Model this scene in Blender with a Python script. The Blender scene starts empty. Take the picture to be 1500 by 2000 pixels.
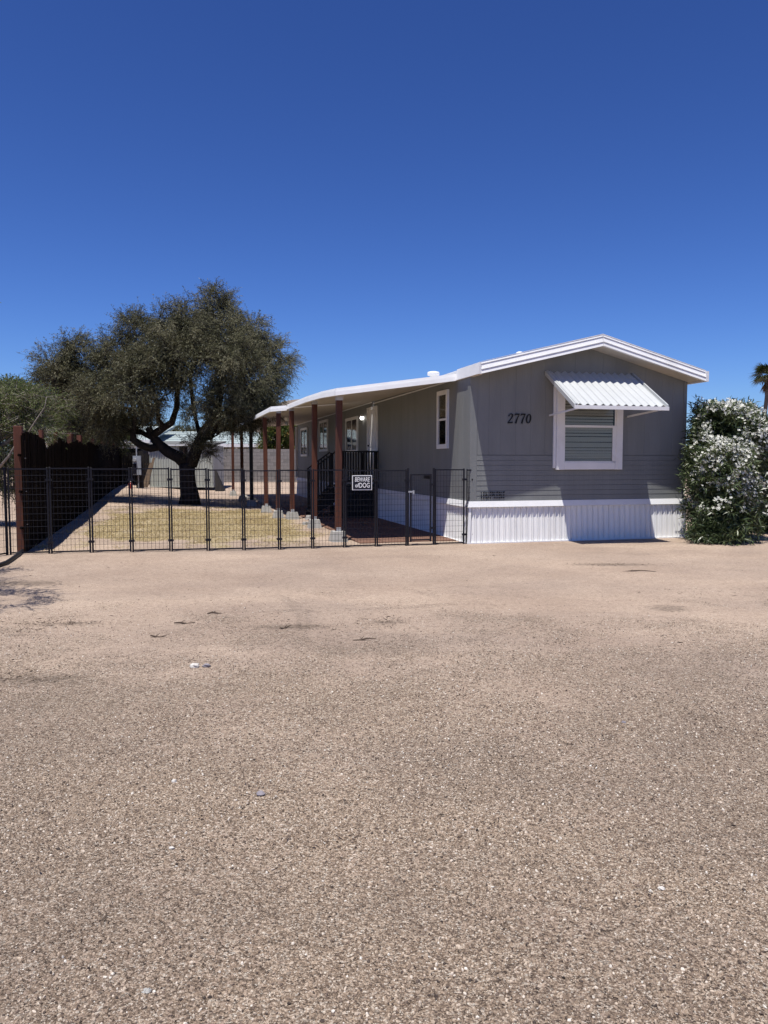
import bpy, math, random
import numpy as np
from mathutils import Vector, Matrix, noise

random.seed(7)
rng = np.random.default_rng(7)
scene = bpy.context.scene
C = scene.collection

# ------------------------------------------------------------------ camera, sky, sun
EYE = 1.55
cam_d = bpy.data.cameras.new('camera')
cam = bpy.data.objects.new('camera', cam_d)
C.objects.link(cam)
cam.location = (0, 0, EYE)
cam.rotation_euler = (math.radians(90 - 3.81), 0, 0)
cam_d.sensor_fit = 'VERTICAL'
cam_d.sensor_height = 24
cam_d.sensor_width = 18
cam_d.lens = 18.0
cam_d.clip_start = 0.05
cam_d.clip_end = 6000
scene.camera = cam

SUN_TRAVEL = Vector((0.131, 0.247, -1.0)).normalized()
world = bpy.data.worlds.new('World')
scene.world = world
world.use_nodes = True
wn = world.node_tree
for n in list(wn.nodes):
    wn.nodes.remove(n)
wo = wn.nodes.new('ShaderNodeOutputWorld')
bg = wn.nodes.new('ShaderNodeBackground')
sky = wn.nodes.new('ShaderNodeTexSky')
sky.sky_type = 'NISHITA'
sky.sun_disc = False
sky.sun_elevation = math.radians(74.4)
sky.sun_rotation = math.radians(207.9)
sky.altitude = 500
sky.air_density = 1.0
sky.dust_density = 0.25
sky.ozone_density = 3.0
bg.inputs['Strength'].default_value = 0.06
gam = wn.nodes.new('ShaderNodeGamma')
gam.inputs[1].default_value = 1.4
tint = wn.nodes.new('ShaderNodeMixRGB')
tint.blend_type = 'MULTIPLY'
tint.inputs[0].default_value = 1
tint.inputs[2].default_value = (0.38, 0.485, 0.75, 1)
wn.links.new(sky.outputs[0], gam.inputs[0])
wn.links.new(gam.outputs[0], tint.inputs[1])
wn.links.new(tint.outputs[0], bg.inputs[0])
wn.links.new(bg.outputs[0], wo.inputs[0])

sun_d = bpy.data.lights.new('sun', 'SUN')
sun_d.energy = 5.0
sun_d.angle = math.radians(0.53)
sun_d.color = (1.0, 0.96, 0.88)
sun = bpy.data.objects.new('sun', sun_d)
C.objects.link(sun)
sun.rotation_euler = SUN_TRAVEL.to_track_quat('-Z', 'Y').to_euler()
sun.location = (-3, -5, 20)

scene.view_settings.view_transform = 'Standard'
scene.view_settings.look = 'None'
scene.view_settings.gamma = 1
scene.view_settings.exposure = 0.39
scene.view_settings.use_curve_mapping = False

# ------------------------------------------------------------------ house axes
TH = math.atan(400 / 1500)
CT, ST = math.cos(TH), math.sin(TH)


def W(u, v, z=0.0):
    return Vector((CT * u - ST * v, ST * u + CT * v, z))


def uv_of(x, y):
    return CT * x + ST * y, -ST * x + CT * y


def ss(a, b, t):
    t = min(1.0, max(0.0, (t - a) / (b - a)))
    return t * t * (3 - 2 * t)


def gz(x, y):
    u, v = uv_of(x, y)
    left = ss(2.2, -2.5, u)
    z = 0.045 * left * ss(9, 13, v) + 0.24 * left * ss(15, 40, v)
    z = max(z, 0.29 * ss(36, 46, v))
    return z


def at(px, py, Y):
    """point at depth Y seen at photo pixel (px, py)"""
    a = math.atan((1000 - py) / 1500) - math.radians(3.81)
    return Vector(((px - 750) / 1500 * Y, Y, EYE + Y * math.tan(a)))


# ------------------------------------------------------------------ materials
def new_mat(name):
    m = bpy.data.materials.new(name)
    m.use_nodes = True
    nt = m.node_tree
    b = nt.nodes['Principled BSDF']
    return m, nt, b


def N(nt, t, **kw):
    n = nt.nodes.new(t)
    for k, v in kw.items():
        if k in n.inputs.keys():
            n.inputs[k].default_value = v
        else:
            setattr(n, k, v)
    return n


def paint(name, col, var=0.12, scale=6.0, rough=0.6, bump=0.15, bscale=120, dirt=None, stretch=(1, 1, 1), spec=0.3, metal=0.0):
    m, nt, b = new_mat(name)
    L = nt.links.new
    tc = N(nt, 'ShaderNodeTexCoord')
    mp = N(nt, 'ShaderNodeMapping')
    mp.inputs['Scale'].default_value = stretch
    L(tc.outputs['Object'], mp.inputs[0])
    n1 = N(nt, 'ShaderNodeTexNoise', Scale=scale, Detail=6.0, Roughness=0.65)
    L(mp.outputs[0], n1.inputs['Vector'])
    r = N(nt, 'ShaderNodeValToRGB')
    r.color_ramp.elements[0].position = 0.3
    r.color_ramp.elements[1].position = 0.7
    r.color_ramp.elements[0].color = tuple(c * (1 - var) for c in col) + (1,)
    r.color_ramp.elements[1].color = tuple(min(1, c * (1 + var)) for c in col) + (1,)
    L(n1.outputs[0], r.inputs[0])
    out = r.outputs[0]
    if dirt:
        n3 = N(nt, 'ShaderNodeTexNoise', Scale=scale * 0.35, Detail=8.0, Roughness=0.7)
        L(mp.outputs[0], n3.inputs['Vector'])
        r3 = N(nt, 'ShaderNodeValToRGB')
        r3.color_ramp.elements[0].position = 0.55
        r3.color_ramp.elements[1].position = 0.75
        L(n3.outputs[0], r3.inputs[0])
        mx = N(nt, 'ShaderNodeMixRGB')
        mx.inputs[2].default_value = tuple(dirt) + (1,)
        L(r3.outputs[0], mx.inputs[0])
        L(out, mx.inputs[1])
        out = mx.outputs[0]
    L(out, b.inputs['Base Color'])
    b.inputs['Roughness'].default_value = rough
    b.inputs['Metallic'].default_value = metal
    b.inputs['Specular IOR Level'].default_value = spec
    if bump:
        n2 = N(nt, 'ShaderNodeTexNoise', Scale=bscale, Detail=3.0)
        L(mp.outputs[0], n2.inputs['Vector'])
        bp = N(nt, 'ShaderNodeBump', Strength=bump, Distance=0.01)
        L(n2.outputs[0], bp.inputs['Height'])
        L(bp.outputs[0], b.inputs['Normal'])
    return m


def leaf_mat(name, cols, trans=0.25, rough=0.5, spec=0.3):
    m, nt, b = new_mat(name)
    L = nt.links.new
    a = N(nt, 'ShaderNodeAttribute', attribute_name='tone')
    r = N(nt, 'ShaderNodeValToRGB')
    while len(r.color_ramp.elements) < len(cols):
        r.color_ramp.elements.new(0.5)
    for i, c in enumerate(cols):
        r.color_ramp.elements[i].position = i / (len(cols) - 1)
        r.color_ramp.elements[i].color = tuple(c) + (1,)
    L(a.outputs['Fac'], r.inputs[0])
    L(r.outputs[0], b.inputs['Base Color'])
    b.inputs['Roughness'].default_value = rough
    b.inputs['Specular IOR Level'].default_value = spec
    t = N(nt, 'ShaderNodeBsdfTranslucent')
    L(r.outputs[0], t.inputs[0])
    mx = N(nt, 'ShaderNodeMixShader', Fac=trans)
    o = nt.nodes['Material Output']
    L(b.outputs[0], mx.inputs[1])
    L(t.outputs[0], mx.inputs[2])
    L(mx.outputs[0], o.inputs[0])
    return m


def glass_mat(name, col=(0.03, 0.035, 0.04), alpha=0.35):
    m, nt, b = new_mat(name)
    L = nt.links.new
    tr = N(nt, 'ShaderNodeBsdfTransparent')
    tr.inputs[0].default_value = (0.84, 0.85, 0.85, 1)
    gl = N(nt, 'ShaderNodeBsdfGlossy', Roughness=0.02)
    fr = N(nt, 'ShaderNodeFresnel', IOR=1.6)
    mp = N(nt, 'ShaderNodeMath', operation='MULTIPLY_ADD')
    mp.inputs[1].default_value = 0.42
    mp.inputs[2].default_value = 0.0
    L(fr.outputs[0], mp.inputs[0])
    mx = N(nt, 'ShaderNodeMixShader')
    L(mp.outputs[0], mx.inputs[0])
    L(tr.outputs[0], mx.inputs[1])
    L(gl.outputs[0], mx.inputs[2])
    L(mx.outputs[0], nt.nodes['Material Output'].inputs[0])
    return m


M = {}
M['grey'] = paint('grey_siding_paint', (0.188, 0.196, 0.196), 0.10, 3.0, 0.62, 0.25, 60, stretch=(1, 1, 0.15), dirt=(0.167, 0.172, 0.170))
M['white'] = paint('white_trim_paint', (0.74, 0.74, 0.75), 0.04, 4.0, 0.5, 0.08, 40, dirt=(0.64, 0.63, 0.61))
M['skirt'] = paint('white_skirting_metal', (0.79, 0.79, 0.78), 0.05, 2.5, 0.4, 0.05, 30, dirt=(0.66, 0.65, 0.64), stretch=(1, 1, 0.4), spec=0.5)
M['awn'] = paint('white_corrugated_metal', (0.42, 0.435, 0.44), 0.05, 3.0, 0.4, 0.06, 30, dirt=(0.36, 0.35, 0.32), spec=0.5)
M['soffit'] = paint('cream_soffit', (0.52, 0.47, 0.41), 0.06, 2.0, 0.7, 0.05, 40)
M['roofcoat'] = paint('white_roof_coating', (0.72, 0.72, 0.72), 0.07, 2.0, 0.7, 0.3, 20, dirt=(0.5, 0.48, 0.45))
M['blind'] = paint('blind_slat', (0.62, 0.62, 0.56), 0.04, 3.0, 0.55, 0)
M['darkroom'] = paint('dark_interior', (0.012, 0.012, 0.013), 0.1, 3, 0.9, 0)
M['curtain'] = paint('pale_curtain', (0.30, 0.32, 0.33), 0.08, 3, 0.9, 0)
M['black'] = paint('black_paint', (0.009, 0.009, 0.011), 0.2, 8, 0.6, 0.1, 60)
M['fence'] = paint('black_powder_coat', (0.006, 0.006, 0.012), 0.2, 8, 0.55, 0.05, 60)
M['digit'] = paint('black_enamel', (0.006, 0.006, 0.008), 0.1, 8, 0.35, 0)
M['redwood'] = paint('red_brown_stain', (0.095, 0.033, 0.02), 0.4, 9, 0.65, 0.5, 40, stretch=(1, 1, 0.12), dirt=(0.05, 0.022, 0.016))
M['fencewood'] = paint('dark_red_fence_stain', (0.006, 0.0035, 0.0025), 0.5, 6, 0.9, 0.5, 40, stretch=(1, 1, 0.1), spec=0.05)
M['oldwood'] = paint('weathered_wood', (0.11, 0.075, 0.05), 0.35, 8, 0.85, 0.5, 40, stretch=(1, 1, 0.1))
M['darkwood'] = paint('dark_weathered_wood', (0.018, 0.015, 0.014), 0.35, 8, 0.85, 0.3, 40, stretch=(1, 1, 0.1))
M['concrete'] = paint('cast_concrete', (0.34, 0.33, 0.31), 0.15, 9, 0.9, 0.6, 50)
M['block'] = paint('concrete_block_face', (0.23, 0.215, 0.205), 0.14, 5, 0.92, 0.6, 40)
M['mortar'] = paint('mortar', (0.19, 0.18, 0.17), 0.1, 5, 0.95, 0.3, 40)
M['galv'] = paint('galvanised_steel', (0.42, 0.43, 0.45), 0.1, 12, 0.45, 0.05, 60, metal=0.3)
M['shed'] = paint('pale_green_grey_metal', (0.40, 0.42, 0.39), 0.08, 3, 0.6, 0.05, 30, stretch=(1, 1, 0.3), dirt=(0.30, 0.29, 0.26))
M['shingle'] = paint('pale_green_shingle', (0.30, 0.35, 0.35), 0.15, 6, 0.9, 0.5, 20)
M['tarp'] = paint('grey_tarp', (0.13, 0.13, 0.12), 0.15, 3, 0.7, 0.5, 8)
M['bark'] = paint('dark_bark', (0.024, 0.019, 0.016), 0.5, 10, 0.95, 1.0, 30, stretch=(1, 1, 0.3))
M['barkpale'] = paint('pale_bark', (0.24, 0.21, 0.18), 0.3, 10, 0.9, 0.6, 30, stretch=(1, 1, 0.4))
M['palmbark'] = paint('palm_bark', (0.13, 0.105, 0.085), 0.3, 10, 0.95, 0.6, 10)
M['meter'] = paint('meter_grey', (0.30, 0.33, 0.38), 0.07, 8, 0.5, 0.05, 40)
M['hill'] = paint('desert_hill', (0.20, 0.165, 0.14), 0.35, 0.05, 0.95, 0.6, 0.2, dirt=(0.11, 0.11, 0.075))
M['red'] = paint('red_plastic', (0.35, 0.03, 0.02), 0.1, 4, 0.5, 0)
M['stone'] = paint('pale_quartz', (0.52, 0.49, 0.45), 0.1, 20, 0.7, 0.4, 80)
M['darkstone'] = paint('grey_stone', (0.22, 0.20, 0.22), 0.2, 20, 0.8, 0.4, 80)
M['signpl'] = paint('sign_black', (0.012, 0.012, 0.02), 0.05, 8, 0.4, 0)
M['signwh'] = paint('sign_white', (0.78, 0.78, 0.78), 0.02, 8, 0.4, 0)
M['stucco'] = paint('pale_stucco', (0.55, 0.53, 0.48), 0.06, 4, 0.9, 0.3, 30)
M['glass'] = glass_mat('window_glass')
M['stick'] = paint('dry_stick', (0.085, 0.06, 0.045), 0.3, 20, 0.9, 0)
M['hose'] = paint('black_rubber', (0.01, 0.01, 0.011), 0.1, 20, 0.5, 0)
M['leaf_olive'] = leaf_mat('olive_leaf', [(0.018, 0.019, 0.010), (0.058, 0.060, 0.030), (0.128, 0.126, 0.066), (0.22, 0.205, 0.13)], 0.28)
M['leaf_mesq'] = leaf_mat('mesquite_leaf', [(0.035, 0.05, 0.015), (0.08, 0.105, 0.03), (0.13, 0.16, 0.05), (0.19, 0.20, 0.08)], 0.3)
M['leaf_oleander'] = leaf_mat('oleander_leaf', [(0.016, 0.027, 0.012), (0.045, 0.068, 0.026), (0.09, 0.118, 0.048), (0.16, 0.185, 0.09)], 0.15, 0.38, 0.5)
M['leaf_citrus'] = leaf_mat('citrus_leaf', [(0.015, 0.03, 0.006), (0.04, 0.07, 0.01), (0.10, 0.13, 0.02), (0.30, 0.16, 0.06)], 0.2)
M['leaf_palm'] = leaf_mat('palm_leaf', [(0.02, 0.03, 0.01), (0.045, 0.06, 0.02), (0.08, 0.10, 0.03)], 0.1)
M['leaf_dead'] = leaf_mat('dead_palm_leaf', [(0.10, 0.07, 0.04), (0.17, 0.12, 0.07)], 0.1)
M['petal'] = leaf_mat('white_petal', [(0.62, 0.62, 0.55), (0.85, 0.85, 0.80)], 0.3)
M['straw'] = leaf_mat('dry_grass', [(0.28, 0.21, 0.12), (0.52, 0.41, 0.23), (0.42, 0.355, 0.18), (0.66, 0.55, 0.36)], 0.25, 0.8, 0.1)
M['litter'] = leaf_mat('dry_litter', [(0.06, 0.045, 0.035), (0.12, 0.09, 0.07), (0.2, 0.15, 0.11)], 0.0, 0.9, 0.1)

M['paver'] = paint('red_brown_paver', (0.15, 0.082, 0.058), 0.2, 5, 0.9, 0.5, 50, dirt=(0.26, 0.18, 0.14))
# lit porch bulb
m, nt, b = new_mat('lit_bulb')
b.inputs['Emission Color'].default_value = (1, 0.95, 0.88, 1)
b.inputs['Emission Strength'].default_value = 6.0
b.inputs['Base Color'].default_value = (0.9, 0.9, 0.9, 1)
M['bulb'] = m


def ground_material():
    m, nt, b = new_mat('gravel_ground')
    L = nt.links.new
    tc = N(nt, 'ShaderNodeTexCoord')
    co = tc.outputs['Object']
    # base dirt
    nA = N(nt, 'ShaderNodeTexNoise', Scale=0.45, Detail=7.0, Roughness=0.6)
    L(co, nA.inputs['Vector'])
    rA = N(nt, 'ShaderNodeValToRGB')
    e = rA.color_ramp.elements
    e[0].position = 0.33; e[0].color = (0.325, 0.248, 0.198, 1)
    e[1].position = 0.68; e[1].color = (0.445, 0.352, 0.283, 1)
    L(nA.outputs[0], rA.inputs[0])
    nB = N(nt, 'ShaderNodeTexNoise', Scale=14.0, Detail=8.0, Roughness=0.75)
    L(co, nB.inputs['Vector'])
    rB = N(nt, 'ShaderNodeMapRange')
    rB.inputs['From Min'].default_value = 0.3; rB.inputs['From Max'].default_value = 0.7
    rB.inputs['To Min'].default_value = 0.82; rB.inputs['To Max'].default_value = 1.14
    L(nB.outputs[0], rB.inputs[0])
    mulA = N(nt, 'ShaderNodeMixRGB', blend_type='MULTIPLY'); mulA.inputs[0].default_value = 1
    L(rA.outputs[0], mulA.inputs[1]); L(rB.outputs[0], mulA.inputs[2])
    # pebbles : random cell colours
    def cells(scale, stops):
        v = N(nt, 'ShaderNodeTexVoronoi', Scale=scale)
        v.feature = 'F1'
        nd = N(nt, 'ShaderNodeTexNoise', Scale=scale * 0.8, Detail=1.0)
        L(co, nd.inputs['Vector'])
        ad = N(nt, 'ShaderNodeVectorMath', operation='MULTIPLY_ADD')
        L(nd.outputs['Color'], ad.inputs[0])
        ad.inputs[1].default_value = (0.6 / scale,) * 3
        L(co, ad.inputs[2])
        L(ad.outputs[0], v.inputs['Vector'])
        s = N(nt, 'ShaderNodeSeparateColor')
        L(v.outputs['Color'], s.inputs[0])
        r = N(nt, 'ShaderNodeValToRGB')
        r.color_ramp.interpolation = 'LINEAR'
        while len(r.color_ramp.elements) < len(stops):
            r.color_ramp.elements.new(0.5)
        for i, (p, c) in enumerate(stops):
            r.color_ramp.elements[i].position = p
            r.color_ramp.elements[i].color = c + (1,)
        L(s.outputs[0], r.inputs[0])
        return v, s, r
    stops = [(0.0, (0.048, 0.036, 0.030)), (0.2, (0.139, 0.103, 0.078)), (0.5, (0.267, 0.198, 0.146)), (0.75, (0.385, 0.300, 0.227)), (0.9, (0.514, 0.426, 0.342)), (1.0, (0.641, 0.590, 0.513))]
    v1, s1, r1 = cells(85.0, stops)
    v2, s2, r2 = cells(190.0, stops)
    # gravel cover mask: patchy, heavier towards the viewer's side of the lot
    sep = N(nt, 'ShaderNodeSeparateXYZ'); L(co, sep.inputs[0])
    nC = N(nt, 'ShaderNodeTexNoise', Scale=0.75, Detail=9.0, Roughness=0.66)
    L(co, nC.inputs['Vector'])
    yr = N(nt, 'ShaderNodeMapRange')
    yr.inputs['From Min'].default_value = 9.5; yr.inputs['From Max'].default_value = 3.0
    yr.inputs['To Min'].default_value = -0.20; yr.inputs['To Max'].default_value = 0.27
    L(sep.outputs['Y'], yr.inputs[0])
    ad = N(nt, 'ShaderNodeMath', operation='ADD'); L(nC.outputs[0], ad.inputs[0]); L(yr.outputs[0], ad.inputs[1])
    cov = N(nt, 'ShaderNodeMapRange')
    cov.inputs['From Min'].default_value = 0.44; cov.inputs['From Max'].default_value = 0.78
    L(ad.outputs[0], cov.inputs[0])
    mc = N(nt, 'ShaderNodeMath', operation='GREATER_THAN')
    L(cov.outputs[0], mc.inputs[0]); L(s1.outputs[1], mc.inputs[1])
    mx1 = N(nt, 'ShaderNodeMixRGB'); L(mc.outputs[0], mx1.inputs[0]); L(mulA.outputs[0], mx1.inputs[1]); L(r1.outputs[0], mx1.inputs[2])
    cov2 = N(nt, 'ShaderNodeMath', operation='MULTIPLY_ADD'); cov2.inputs[1].default_value = 0.7; cov2.inputs[2].default_value = 0.25
    L(cov.outputs[0], cov2.inputs[0])
    mc2 = N(nt, 'ShaderNodeMath', operation='GREATER_THAN')
    L(cov2.outputs[0], mc2.inputs[0]); L(s2.outputs[1], mc2.inputs[1])
    m2f = N(nt, 'ShaderNodeMath', operation='MULTIPLY'); m2f.inputs[1].default_value = 0.75
    L(mc2.outputs[0], m2f.inputs[0])
    mx2 = N(nt, 'ShaderNodeMixRGB'); L(m2f.outputs[0], mx2.inputs[0]); L(mx1.outputs[0], mx2.inputs[1]); L(r2.outputs[0], mx2.inputs[2])
    # larger speckle that still reads far away
    v3, s3, r3 = cells(38.0, [(0.0, (0.35, 0.33, 0.32)), (0.12, (0.8, 0.8, 0.8)), (0.3, (1, 1, 1)), (0.9, (1.05, 1.05, 1.05)), (1.0, (1.35, 1.35, 1.35))])
    mx3 = N(nt, 'ShaderNodeMixRGB', blend_type='MULTIPLY'); mx3.inputs[0].default_value = 0.30
    L(mx2.outputs[0], mx3.inputs[1]); L(r3.outputs[0], mx3.inputs[2])
    # broad uneven colour of the lot: dusty, packed and damp-stained areas
    nF = N(nt, 'ShaderNodeTexNoise', Scale=0.42, Detail=5.0, Roughness=0.6, Distortion=0.6)
    mpF = N(nt, 'ShaderNodeMapping'); mpF.inputs['Location'].default_value = (11.3, 2.7, 0); mpF.inputs['Scale'].default_value = (0.7, 1.25, 1)
    L(co, mpF.inputs[0]); L(mpF.outputs[0], nF.inputs['Vector'])
    rF = N(nt, 'ShaderNodeValToRGB')
    rF.color_ramp.elements[0].position = 0.36; rF.color_ramp.elements[0].color = (0.88, 0.87, 0.87, 1)
    rF.color_ramp.elements[1].position = 0.62; rF.color_ramp.elements[1].color = (1.08, 1.06, 1.03, 1)
    L(nF.outputs[0], rF.inputs[0])
    mxF = N(nt, 'ShaderNodeMixRGB', blend_type='MULTIPLY'); mxF.inputs[0].default_value = 1.0
    L(mx3.outputs[0], mxF.inputs[1]); L(rF.outputs[0], mxF.inputs[2])
    mx3 = mxF
    # dirt stains / debris tint
    nD = N(nt, 'ShaderNodeTexNoise', Scale=0.9, Detail=10.0, Roughness=0.78)
    mpD = N(nt, 'ShaderNodeMapping'); mpD.inputs['Location'].default_value = (3.1, 7.7, 0); mpD.inputs['Scale'].default_value = (0.6, 1.0, 1)
    L(co, mpD.inputs[0]); L(mpD.outputs[0], nD.inputs['Vector'])
    rD = N(nt, 'ShaderNodeMapRange')
    rD.inputs['From Min'].default_value = 0.56; rD.inputs['From Max'].default_value = 0.76
    rD.inputs['To Min'].default_value = 0.0; rD.inputs['To Max'].default_value = 0.55
    L(nD.outputs[0], rD.inputs[0])
    mx4 = N(nt, 'ShaderNodeMixRGB'); mx4.inputs[2].default_value = (0.15, 0.115, 0.095, 1)
    L(rD.outputs[0], mx4.inputs[0]); L(mx3.outputs[0], mx4.inputs[1])
    dbA = N(nt, 'ShaderNodeAttribute', attribute_name='debris')
    nDb = N(nt, 'ShaderNodeTexNoise', Scale=26.0, Detail=6.0, Roughness=0.7)
    mpDb = N(nt, 'ShaderNodeMapping'); mpDb.inputs['Scale'].default_value = (0.55, 1.3, 1); mpDb.inputs['Rotation'].default_value = (0, 0, 0.25)
    L(co, mpDb.inputs[0]); L(mpDb.outputs[0], nDb.inputs['Vector'])
    sDb = N(nt, 'ShaderNodeMath', operation='MULTIPLY_ADD'); L(dbA.outputs['Fac'], sDb.inputs[0]); sDb.inputs[1].default_value = 0.42; L(nDb.outputs[0], sDb.inputs[2])
    rDb = N(nt, 'ShaderNodeMapRange'); rDb.inputs['From Min'].default_value = 0.70; rDb.inputs['From Max'].default_value = 0.86; rDb.inputs['To Max'].default_value = 0.6
    L(sDb.outputs[0], rDb.inputs[0])
    mxDb = N(nt, 'ShaderNodeMixRGB'); mxDb.inputs[2].default_value = (0.11, 0.085, 0.066, 1)
    L(rDb.outputs[0], mxDb.inputs[0]); L(mx4.outputs[0], mxDb.inputs[1])
    mx4 = mxDb
    # lawn soil tint via attribute
    at_ = N(nt, 'ShaderNodeAttribute', attribute_name='lawn')
    nL = N(nt, 'ShaderNodeTexNoise', Scale=3.0, Detail=8.0, Roughness=0.7)
    L(co, nL.inputs['Vector'])
    lm = N(nt, 'ShaderNodeMath', operation='ADD'); L(at_.outputs['Fac'], lm.inputs[0]); L(nL.outputs[0], lm.inputs[1])
    lr = N(nt, 'ShaderNodeMapRange'); lr.inputs['From Min'].default_value = 0.85; lr.inputs['From Max'].default_value = 1.15; lr.inputs['To Max'].default_value = 0.8
    L(lm.outputs[0], lr.inputs[0])
    mx5 = N(nt, 'ShaderNodeMixRGB'); mx5.inputs[2].default_value = (0.36, 0.295, 0.18, 1)
    L(lr.outputs[0], mx5.inputs[0]); L(mx4.outputs[0], mx5.inputs[1])
    L(mx5.outputs[0], b.inputs['Base Color'])
    b.inputs['Roughness'].default_value = 0.95
    b.inputs['Specular IOR Level'].default_value = 0.15
    # bump chain
    h1 = N(nt, 'ShaderNodeMath', operation='MULTIPLY'); L(v1.outputs['Distance'], h1.inputs[0]); h1.inputs[1].default_value = -1.0
    hm = N(nt, 'ShaderNodeMath', operation='MULTIPLY'); L(h1.outputs[0], hm.inputs[0]); L(mc.outputs[0], hm.inputs[1])
    b1 = N(nt, 'ShaderNodeBump', Strength=0.9, Distance=0.010)
    L(hm.outputs[0], b1.inputs['Height'])
    b2 = N(nt, 'ShaderNodeBump', Strength=0.7, Distance=0.006)
    L(v2.outputs['Distance'], b2.inputs['Height']); b2.invert = True
    L(b1.outputs[0], b2.inputs['Normal'])
    # tyre tread arcs
    def track(cx, cy, R, wd):
        sb = N(nt, 'ShaderNodeVectorMath', operation='SUBTRACT'); L(co, sb.inputs[0]); sb.inputs[1].default_value = (cx, cy, 0)
        sx = N(nt, 'ShaderNodeSeparateXYZ'); L(sb.outputs[0], sx.inputs[0])
        cb = N(nt, 'ShaderNodeCombineXYZ'); L(sx.outputs[0], cb.inputs[0]); L(sx.outputs[1], cb.inputs[1])
        ln = N(nt, 'ShaderNodeVectorMath', operation='LENGTH'); L(cb.outputs[0], ln.inputs[0])
        d = N(nt, 'ShaderNodeMath', operation='SUBTRACT'); L(ln.outputs['Value'], d.inputs[0]); d.inputs[1].default_value = R
        a = N(nt, 'ShaderNodeMath', operation='ABSOLUTE'); L(d.outputs[0], a.inputs[0])
        mk = N(nt, 'ShaderNodeMapRange'); mk.inputs['From Min'].default_value = wd; mk.inputs['From Max'].default_value = wd * 0.8
        L(a.outputs[0], mk.inputs[0])
        an = N(nt, 'ShaderNodeMath', operation='ARCTAN2'); L(sx.outputs[1], an.inputs[0]); L(sx.outputs[0], an.inputs[1])
        ar = N(nt, 'ShaderNodeMath', operation='MULTIPLY'); L(an.outputs[0], ar.inputs[0]); ar.inputs[1].default_value = R / 0.075 * 2 * math.pi
        # chevron: add |d|
        ch = N(nt, 'ShaderNodeMath', operation='MULTIPLY_ADD'); L(a.outputs[0], ch.inputs[0]); ch.inputs[1].default_value = 60.0; L(ar.outputs[0], ch.inputs[2])
        sn = N(nt, 'ShaderNodeMath', operation='SINE'); L(ch.outputs[0], sn.inputs[0])
        nn = N(nt, 'ShaderNodeTexNoise', Scale=1.6, Detail=3.0); L(co, nn.inputs['Vector'])
        nr = N(nt, 'ShaderNodeMapRange'); nr.inputs['From Min'].default_value = 0.40; nr.inputs['From Max'].default_value = 0.55
        L(nn.outputs[0], nr.inputs[0])
        o = N(nt, 'ShaderNodeMath', operation='MULTIPLY'); L(sn.outputs[0], o.inputs[0]); L(mk.outputs[0], o.inputs[1])
        o2 = N(nt, 'ShaderNodeMath', operation='MULTIPLY'); L(o.outputs[0], o2.inputs[0]); L(nr.outputs[0], o2.inputs[1])
        return o2
    spot = N(nt, 'ShaderNodeVectorMath', operation='DISTANCE'); L(co, spot.inputs[0]); spot.inputs[1].default_value = (-0.3, 8.0, 0)
    spr = N(nt, 'ShaderNodeMapRange'); spr.inputs['From Min'].default_value = 2.2; spr.inputs['From Max'].default_value = 0.9
    L(spot.outputs['Value'], spr.inputs[0])
    t1 = track(-4.2, 7.0, 3.45, 0.085)
    t2 = track(2.6, 10.4, 2.6, 0.085)
    t3 = track(-2.0, 16.0, 8.2, 0.09)
    s_ = N(nt, 'ShaderNodeMath', operation='ADD'); L(t1.outputs[0], s_.inputs[0]); L(t2.outputs[0], s_.inputs[1])
    s2_ = N(nt, 'ShaderNodeMath', operation='ADD'); L(s_.outputs[0], s2_.inputs[0]); L(t3.outputs[0], s2_.inputs[1])
    b3 = N(nt, 'ShaderNodeBump', Strength=0.8, Distance=0.012)
    s3_ = N(nt, 'ShaderNodeMath', operation='MULTIPLY'); L(s2_.outputs[0], s3_.inputs[0]); L(spr.outputs[0], s3_.inputs[1])
    L(s3_.outputs[0], b3.inputs['Height']); L(b2.outputs[0], b3.inputs['Normal'])
    nE = N(nt, 'ShaderNodeTexNoise', Scale=9.0, Detail=9.0, Roughness=0.75); L(co, nE.inputs['Vector'])
    b4 = N(nt, 'ShaderNodeBump', Strength=0.6, Distance=0.045)
    L(nE.outputs[0], b4.inputs['Height']); L(b3.outputs[0], b4.inputs['Normal'])
    L(b4.outputs[0], b.inputs['Normal'])
    return m


M['ground'] = ground_material()


def pebble_material():
    m, nt, b = new_mat('pebble')
    L = nt.links.new
    a = N(nt, 'ShaderNodeAttribute', attribute_name='pebtone')
    a.attribute_type = 'INSTANCER'
    r = N(nt, 'ShaderNodeValToRGB')
    st = [(0.0, (0.042, 0.032, 0.028)), (0.18, (0.131, 0.096, 0.076)), (0.5, (0.263, 0.196, 0.146)), (0.75, (0.399, 0.317, 0.242)), (0.92, (0.526, 0.440, 0.358)), (1.0, (0.631, 0.591, 0.526))]
    while len(r.color_ramp.elements) < len(st):
        r.color_ramp.elements.new(0.5)
    for i, (p, c) in enumerate(st):
        r.color_ramp.elements[i].position = p
        r.color_ramp.elements[i].color = c + (1,)
    L(a.outputs['Fac'], r.inputs[0])
    L(r.outputs[0], b.inputs['Base Color'])
    b.inputs['Roughness'].default_value = 0.85
    b.inputs['Specular IOR Level'].default_value = 0.25
    return m


M['pebble'] = pebble_material()


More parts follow.
